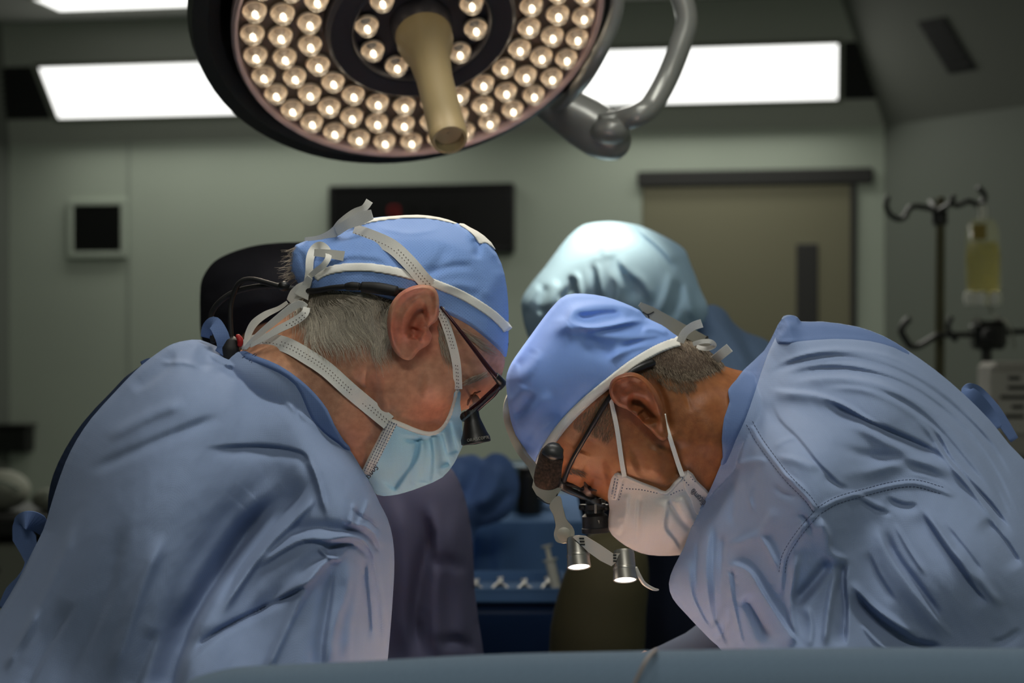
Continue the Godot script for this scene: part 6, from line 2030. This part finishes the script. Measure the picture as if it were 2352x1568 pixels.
func build_props() -> void:
	# instrument tables between the surgeons, out of focus
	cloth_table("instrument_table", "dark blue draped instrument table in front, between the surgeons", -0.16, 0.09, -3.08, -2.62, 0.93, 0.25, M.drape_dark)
	cloth_table("back_table", "blue draped back table carrying trays, behind the instrument table", -0.15, 0.75, -4.1, -3.45, 0.985, 0.2, M.drape_mid)
	var tray := thing("tray", "shallow steel tray of instruments on the dark blue instrument table", "tray", Vector3(-0.02, 0.935, -2.8))
	var tg := Geo.new()
	box(tg, Vector3(-0.02, 0.938, -2.8), Vector3(0.21, 0.006, 0.22), Basis.IDENTITY, 0.002)
	for s in [-1.0, 1.0]:
		box(tg, Vector3(-0.02, 0.947, -2.8 + s * 0.11), Vector3(0.21, 0.02, 0.006), Basis.IDENTITY, 0.002)
		box(tg, Vector3(-0.02 + s * 0.105, 0.947, -2.8), Vector3(0.006, 0.02, 0.22), Basis.IDENTITY, 0.002)
	put("pan", tg, M.drape_mid, tray)
	put("rim", box(Geo.new(), Vector3(-0.02, 0.956, -2.692), Vector3(0.22, 0.006, 0.012), Basis.IDENTITY, 0.002), M.drape_mid, tray)
	for k in 5:
		var p := Vector3(-0.10 + 0.040 * k, 0.95, -2.8 + 0.02 * (k % 2))
		var it := thing("clamp", ["steel clamp lying leftmost in the tray", "steel clamp second from the left in the tray", "steel clamp in the middle of the tray", "steel clamp second from the right in the tray", "steel clamp lying rightmost in the tray"][k], "clamp", p, "clamps in the tray")
		for s in [-1.0, 1.0]:
			put("shank", tube(Geo.new(), smooth3([p + Vector3(s * 0.012, 0, 0.06), p + Vector3(s * 0.010, 0, 0.03), p + Vector3(0, 0.001, -0.02), p + Vector3(-s * 0.003, 0, -0.07)], 3), 0.0026, 8), M.steel, it)
			var rg := []
			for q in 13:
				rg.append(p + Vector3(s * 0.017 + cos(TAU * q / 12.0) * 0.010, 0, 0.068 + sin(TAU * q / 12.0) * 0.010))
			put("finger_ring", tube(Geo.new(), PackedVector3Array(rg), 0.0022, 8), M.steel, it)
	var tw := thing("folded_towel", "pale greenish folded towels stacked beside the purple-grey gown", "towel", Vector3(-0.055, 0.985, -3.62))
	put("fold", towel(Vector3(-0.055, 1.0, -3.62), Vector3(0.085, 0.03, 0.16)), M.pale, tw)
	put("fold", towel(Vector3(-0.057, 1.03, -3.63), Vector3(0.08, 0.026, 0.15)), M.pale, tw)
	var bl := thing("basin", "pale blue-grey basin on the back table", "basin", Vector3(0.02, 0.985, -3.78))
	put("bowl", lathe(Geo.new(), Vector3(0.02, 0.985, -3.78), Basis.IDENTITY, [Vector2(0.001, 0.001), Vector2(0.05, 0.001), Vector2(0.075, 0.04), Vector2(0.085, 0.085), Vector2(0.09, 0.088), Vector2(0.088, 0.094), Vector2(0.082, 0.09), Vector2(0.07, 0.04), Vector2(0.045, 0.008), Vector2(0.001, 0.007)], 32), M.basin, bl)
	put("cloth", towel(Vector3(0.02, 1.05, -3.78), Vector3(0.12, 0.05, 0.10)), M.basin, bl)
	var jar := thing("canister", "dark grey canister on the back table, left of the headlamp", "canister", at(1216, 1215, 3.6))
	var jb := Vector3(at(1216, 1215, 3.6).x, 0.985, -3.6)
	put("body", lathe(Geo.new(), jb, Basis.IDENTITY, [Vector2(0.001, 0), Vector2(0.024, 0), Vector2(0.026, 0.004), Vector2(0.026, 0.08), Vector2(0.022, 0.088), Vector2(0.001, 0.088)], 24), M.dark_metal, jar)
	put("lid", lathe(Geo.new(), jb, Basis.IDENTITY, [Vector2(0.0235, 0.086), Vector2(0.0235, 0.098), Vector2(0.006, 0.1), Vector2(0.005, 0.108), Vector2(0.001, 0.109)], 24), M.vent, jar)
	var sx := at(1272, 1300, 2.75)
	var sy := thing("syringe", "clear white syringe standing upright by the tray, left of the headlamp barrels", "syringe", Vector3(sx.x, 0.94, sx.z))
	var sb := Vector3(sx.x + 0.006, 0.94, sx.z)
	var sd := frame_of(Vector3(-0.22, 1, -0.15))
	put("barrel", lathe(Geo.new(), sb, sd, [Vector2(0.001, 0), Vector2(0.008, 0), Vector2(0.008, 0.055), Vector2(0.012, 0.056), Vector2(0.012, 0.059), Vector2(0.001, 0.059)], 18), M.paper_white, sy)
	put("plunger", lathe(Geo.new(), sb, sd, [Vector2(0.004, 0.058), Vector2(0.004, 0.078), Vector2(0.009, 0.079), Vector2(0.009, 0.082), Vector2(0.001, 0.082)], 16), M.paper_white, sy)
	# olive limb-shaped drape before the tables
	var ol := thing("draped_stand", "olive-green draped stand rising behind the headlamp barrels", "stand", Vector3(0.108, 0, -2.2))
	var og := tube(Geo.new(), smooth3([at(1416, 1230, 2.2), at(1405, 1290, 2.2), at(1388, 1360, 2.2), at(1376, 1430, 2.2), at(1370, 1520, 2.2), at(1368, 1700, 2.2), Vector3(at(1368, 1700, 2.2).x, 0.03, -2.2)], 4), [0.028, 0.036, 0.042, 0.046, 0.049, 0.052, 0.054, 0.056, 0.057, 0.058, 0.059, 0.060, 0.061, 0.062, 0.062, 0.062, 0.062, 0.062, 0.063, 0.064, 0.065, 0.066, 0.067, 0.07, 0.075], 28)
	put("cover", og, M.olive, ol)
	put("foot", lathe(Geo.new(), Vector3(at(1368, 1700, 2.2).x, 0, -2.2), Basis.IDENTITY, [Vector2(0.001, 0.03), Vector2(0.09, 0.028), Vector2(0.1, 0.015), Vector2(0.1, 0.0)], 30), M.dark_metal, ol)
	build_drip()
	build_cart()
	build_foreground()

func towel(c: Vector3, size: Vector3) -> Geo:
	var g := Geo.new()
	box(g, c, size, Basis.IDENTITY, minf(size.x, size.y) * 0.35)
	return g

func build_drip() -> void:
	var D := 4.5
	var p0 := at(2157, 480, D)
	var o := thing("drip_stand", "dark steel drip stand with curled hooks and a clamped cross rail", "stand", Vector3(p0.x, 0, p0.z))
	put("pole", tube(Geo.new(), PackedVector3Array([Vector3(p0.x, 0.08, p0.z), Vector3(p0.x, 1.0, p0.z), at(2160, 455, D)]), [0.016, 0.014, 0.0125], 16), M.drip_pole, o)
	put("collar", lathe(Geo.new(), at(2158, 500, D), Basis.IDENTITY, [Vector2(0.012, -0.02), Vector2(0.021, -0.018), Vector2(0.021, 0.018), Vector2(0.012, 0.022)], 18), M.dark_metal, o)
	for w in [[2157, 484, D, 2110, 474, D, 2090, 478, D, 2078, 498, D, 2062, 503, D, 2044, 492, D, 2035, 472, D, 2040, 452, D],
			[2157, 480, D, 2185, 468, D, 2200, 472, D, 2225, 462, D, 2244, 470, D, 2256, 466, D, 2262, 450, D, 2252, 436, D, 2246, 430, D],
			[2157, 484, D - .01, 2170, 476, D - .06, 2184, 466, D - .1, 2190, 450, D - .12], [2157, 484, D + .01, 2146, 476, D + .06, 2138, 462, D + .1]]:
		put("hook", wire(Geo.new(), w, 0.0075, 10), M.dark_metal, o)
	put("foot_ring", lathe(Geo.new(), Vector3(p0.x, 0, p0.z), Basis.IDENTITY, [Vector2(0.001, 0.09), Vector2(0.03, 0.085), Vector2(0.24, 0.04), Vector2(0.26, 0.02), Vector2(0.26, 0.0)], 5), M.dark_metal, o)
	# lower rail with a clamped pump block
	var r := o
	put("rail", wire(Geo.new(), [2092, 797, D - .06, 2110, 795, D - .06, 2140, 778, D - .06, 2160, 770, D - .06, 2230, 768, D - .06, 2330, 762, D - .06, 2420, 758, D - .06], 0.008, 10), M.dark_metal, r)
	put("hook", wire(Geo.new(), [2092, 797, D - .06, 2080, 780, D - .06, 2070, 760, D - .06, 2076, 745, D - .06, 2088, 732, D - .06], 0.009, 10), M.dark_metal, r)
	put("hook", wire(Geo.new(), [2196, 782, D - .06, 2182, 765, D - .06, 2178, 745, D - .06, 2186, 728, D - .06], 0.007, 10), M.dark_metal, r)
	put("clamp_block", box(Geo.new(), at(2270, 770, D - .06), Vector3(0.085, 0.075, 0.07), Basis.IDENTITY, 0.012), M.dark_metal, r)
	put("clamp_screw", lathe(Geo.new(), at(2270, 770, D - .1), frame_of(Vector3(0, 0, 1)), [Vector2(0.001, 0.03), Vector2(0.018, 0.028), Vector2(0.02, 0.0), Vector2(0.01, -0.02)], 14), M.vent, r)
	for x in [2244.0, 2296.0]:
		put("cap_screw", lathe(Geo.new(), at(x, 738, D - .06), Basis.IDENTITY, [Vector2(0.014, -0.012), Vector2(0.014, 0.006), Vector2(0.001, 0.01)], 14), M.steel, r)
	put("side_post", tube(Geo.new(), PackedVector3Array([at(2266, 800, D - .06), at(2266, 1300, D - .06), Vector3(at(2266, 800, D - .06).x, 0.03, -D + .06)]), 0.014, 14), M.dark_metal, r)
	# bag of yellow fluid on the right hook
	var b := thing("fluid_bag", "clear bag of yellow fluid hanging from the drip stand's right hook", "bag", at(2256, 590, D - .02))
	var bag := figure([2222, 520, 2236, 504, 2262, 500, 2284, 506, 2294, 530, 2298, 600, 2300, 660, 2292, 690, 2262, 700, 2228, 694, 2218, 660, 2216, 590], [2258, 600, .022], D - .02, 40.0, 4.0, [], [2200, 480, 2320, 720])
	put("pouch", bag, M.bag, b)
	put("fluid", figure([2224, 560, 2258, 556, 2292, 560, 2294, 640, 2290, 670, 2258, 678, 2226, 670, 2222, 620], [2258, 620, .017], D - .02, 32.0, 4.0, [], [2205, 540, 2310, 690]), M.fluid, b)
	put("hanger_tab", strap(Geo.new(), [2256, 506, D - .02, 2258, 488, D - .02, 2254, 470, D - .02], 0.02, 0.003), M.paper_white, b)
	put("hang_label", box(Geo.new(), at(2250, 532, D - .05), Vector3(0.035, 0.04, 0.002), Basis.IDENTITY, 0.0005), M.paper_yellow, b)
	for x in [[2228.0, 0.016], [2252.0, 0.02], [2286.0, 0.018]]:
		put("port", lathe(Geo.new(), at(x[0], 684, D - .03), Basis.IDENTITY, [Vector2(0.001, -0.02), Vector2(x[1] * 0.8, -0.018), Vector2(x[1], 0.0), Vector2(x[1] * 0.8, 0.016), Vector2(0.001, 0.018)], 16), M.paper_white, b)
	put("drip_line", wire(Geo.new(), [2270, 700, D - .02, 2284, 725, D - .02, 2318, 745, D - .16, 2330, 800, D - .16], 0.003, 8), M.pale, b)
	# monitor cart with papers at the right edge
	var mk := thing("monitor", "pale device with a taped-up printed sheet at the right edge, below the clamp block", "monitor", at(2320, 930, D - .3))
	put("case", box(Geo.new(), at(2336, 940, D - .3), Vector3(0.165, 0.235, 0.12), Basis(Vector3.UP, 0.06), 0.012), M.paper, mk)
	put("sheet", box(Geo.new(), at(2330, 925, D - .37), Vector3(0.12, 0.15, 0.002), Basis(Vector3.UP, 0.06), 0.0005), M.paper_grey, mk)
	var lines := Geo.new()
	for k in 5:
		box(lines, at(2330 + 8 * (k % 2), 868 + 22 * k, D - .373), Vector3(0.03 + 0.02 * (k % 3), 0.009, 0.001), Basis(Vector3.UP, 0.06))
	put("print", lines, M.vent, mk)
	put("red_tag", box(Geo.new(), at(2284, 950, D - .375), Vector3(0.008, 0.06, 0.003), Basis.IDENTITY, 0.001), M.red, mk)
	put("upright", tube(Geo.new(), PackedVector3Array([at(2340, 1040, D - .3), Vector3(at(2340, 1040, D - .3).x, 0.03, -D + .3)]), 0.025, 14), M.dark_metal, mk)

func build_cart() -> void:
	var D := 5.2
	var c := at(20, 1190, D)
	var o := thing("supply_cart", "dark topped supply cart against the left edge, carrying pale bundles", "cart", Vector3(c.x, 0, c.z))
	var top := c.y
	put("worktop", box(Geo.new(), Vector3(c.x, top, c.z), Vector3(0.5, 0.055, 0.5), Basis.IDENTITY, 0.01), M.dark_metal, o)
	for sx in [-1.0, 1.0]:
		for sz in [-1.0, 1.0]:
			put("leg", tube(Geo.new(), PackedVector3Array([Vector3(c.x + sx * 0.21, 0.03, c.z + sz * 0.21), Vector3(c.x + sx * 0.21, top - 0.02, c.z + sz * 0.21)]), 0.017, 12), M.dark_metal, o)
	put("shelf", box(Geo.new(), Vector3(c.x, 0.35, c.z), Vector3(0.46, 0.03, 0.46), Basis.IDENTITY, 0.006), M.dark_metal, o)
	put("drawer", box(Geo.new(), Vector3(c.x - 0.03, top - 0.14, c.z), Vector3(0.36, 0.17, 0.44), Basis.IDENTITY, 0.01), M.pale, o)
	put("handle", box(Geo.new(), Vector3(c.x - 0.03, top - 0.13, c.z + 0.228), Vector3(0.14, 0.014, 0.016), Basis.IDENTITY, 0.004), M.dark_metal, o)
	var k := 0
	for e in [[0, 1115, 0.15, "large pale bundle on the supply cart at the left edge"], [110, 1140, 0.08, "small pale bundle on the supply cart next to the navy scrubs"]]:
		var p := at(e[0], e[1], D - 0.05)
		p.y = top + 0.0275
		var b := thing("linen_bundle", e[3], "bundle", p, "bundles on the supply cart")
		var g := Geo.new()
		var w: float = e[2]
		ball(g, p + Vector3(0, w * 0.42, 0), Vector3(w * 0.62, w * 0.42, w * 0.5), Basis.IDENTITY, 18)
		put("cloth", g, M.pale, b)
		put("tie", strap(Geo.new(), [e[0] - w * 300, e[1] + 10, D - 0.05 - w * 0.3, e[0], e[1] - 8, D - 0.06 - w * 0.5, e[0] + w * 300, e[1] + 10, D - 0.05 - w * 0.3], 0.012, 0.002), M.wall, b)
		k += 1

func build_foreground() -> void:
	# the cloth-covered bar in front of everything: an inverted U of cloth along a rail
	var o := thing("draped_bar", "blurred blue-grey cloth hung over a rail along the bottom edge", "drape", Vector3(0.1, 0, -1.0))
	var path := smooth3([at(405, 1640, 1.0), at(425, 1572, 1.0), at(480, 1546, 1.0), at(600, 1530, 1.0), at(860, 1517, 1.0), at(1200, 1503, 1.0), at(1500, 1494, 1.0), at(2000, 1490, 1.0), at(2400, 1488, 1.0), at(2700, 1488, 1.0)], 8)
	var g := Geo.new()
	var prof := []
	for k in 25:
		var a := PI * k / 24.0
		prof.append(Vector2(cos(a) * 0.03, sin(a) * 0.03 - 0.03))
	for k in 8:
		prof.push_front(Vector2(0.031 + 0.002 * k, -0.03 - 0.06 * (k + 1)))
		prof.append(Vector2(-0.031 - 0.002 * k, -0.03 - 0.06 * (k + 1)))
	var n := prof.size()
	for q in path.size():
		var p := path[q]
		for k in n:
			var w := 0.0
			if prof[k].y < -0.04:
				w = 0.006 * sin(q * 0.9 + prof[k].x * 20.0) * minf(1.0, -prof[k].y * 4.0)
			g.v.append(p + Vector3(0, prof[k].y + 0.0004 * sin(q * 0.37), prof[k].x + w))
	for q in path.size() - 1:
		for k in n - 1:
			g.quad(q * n + k, q * n + k + 1, (q + 1) * n + k + 1, (q + 1) * n + k)
	put("cloth", g, M.drape, o)
	var rail := PackedVector3Array()
	for p in path:
		if p.x > at(470, 1500, 1.0).x:
			rail.append(p + Vector3(0, -0.034, 0))
	put("rail", tube(Geo.new(), rail, 0.02, 14), M.steel, o)
	for x in [-0.12, 0.34]:
		put("post", tube(Geo.new(), PackedVector3Array([Vector3(x, 0.01, -1.0), Vector3(x, 1.11, -1.0)]), 0.014, 12), M.steel, o)
	put("cord", tube(Geo.new(), smooth3([at(1508, 1492, 0.995), at(1498, 1500, 0.980), at(1482, 1520, 0.970), at(1455, 1575, 0.968), at(1420, 1650, 0.966)], 4), 0.0011, 8), M.glove_pale, o)
	# the patient's table under blue drapes, below the line of sight
	var t := cloth_table("operating_table", "operating table under blue drapes between the two surgeons, hidden below the bar", -0.09, 0.15, -1.78, -1.12, 0.94, 0.3, M.drape_mid)
	var pad := Geo.new()
	for k in 9:
		box(pad, Vector3(0.02 + 0.055 * (k % 3 - 1), 0.945 + 0.004 * (k % 2), -1.46 + 0.055 * (int(k / 3.0) - 1)), Vector3(0.075, 0.012, 0.075), Basis(Vector3.UP, 0.3 * k), 0.004)
	put("bounce_patch", pad, M.bounce_patch, t)  # pale warm patch added unseen to bounce the beams onto the masks
	put("column", tube(Geo.new(), PackedVector3Array([Vector3(0.03, 0.02, -1.45), Vector3(0.03, 0.5, -1.45), Vector3(0.03, 0.9, -1.45)]), [0.16, 0.1, 0.1], 20), M.steel, t)

func _ready() -> void:
	rng.seed = 7
	set_up()
	materials()
	build_room()
	build_lamp()
	build_left()
	build_right()
	build_background_people()
	build_props()
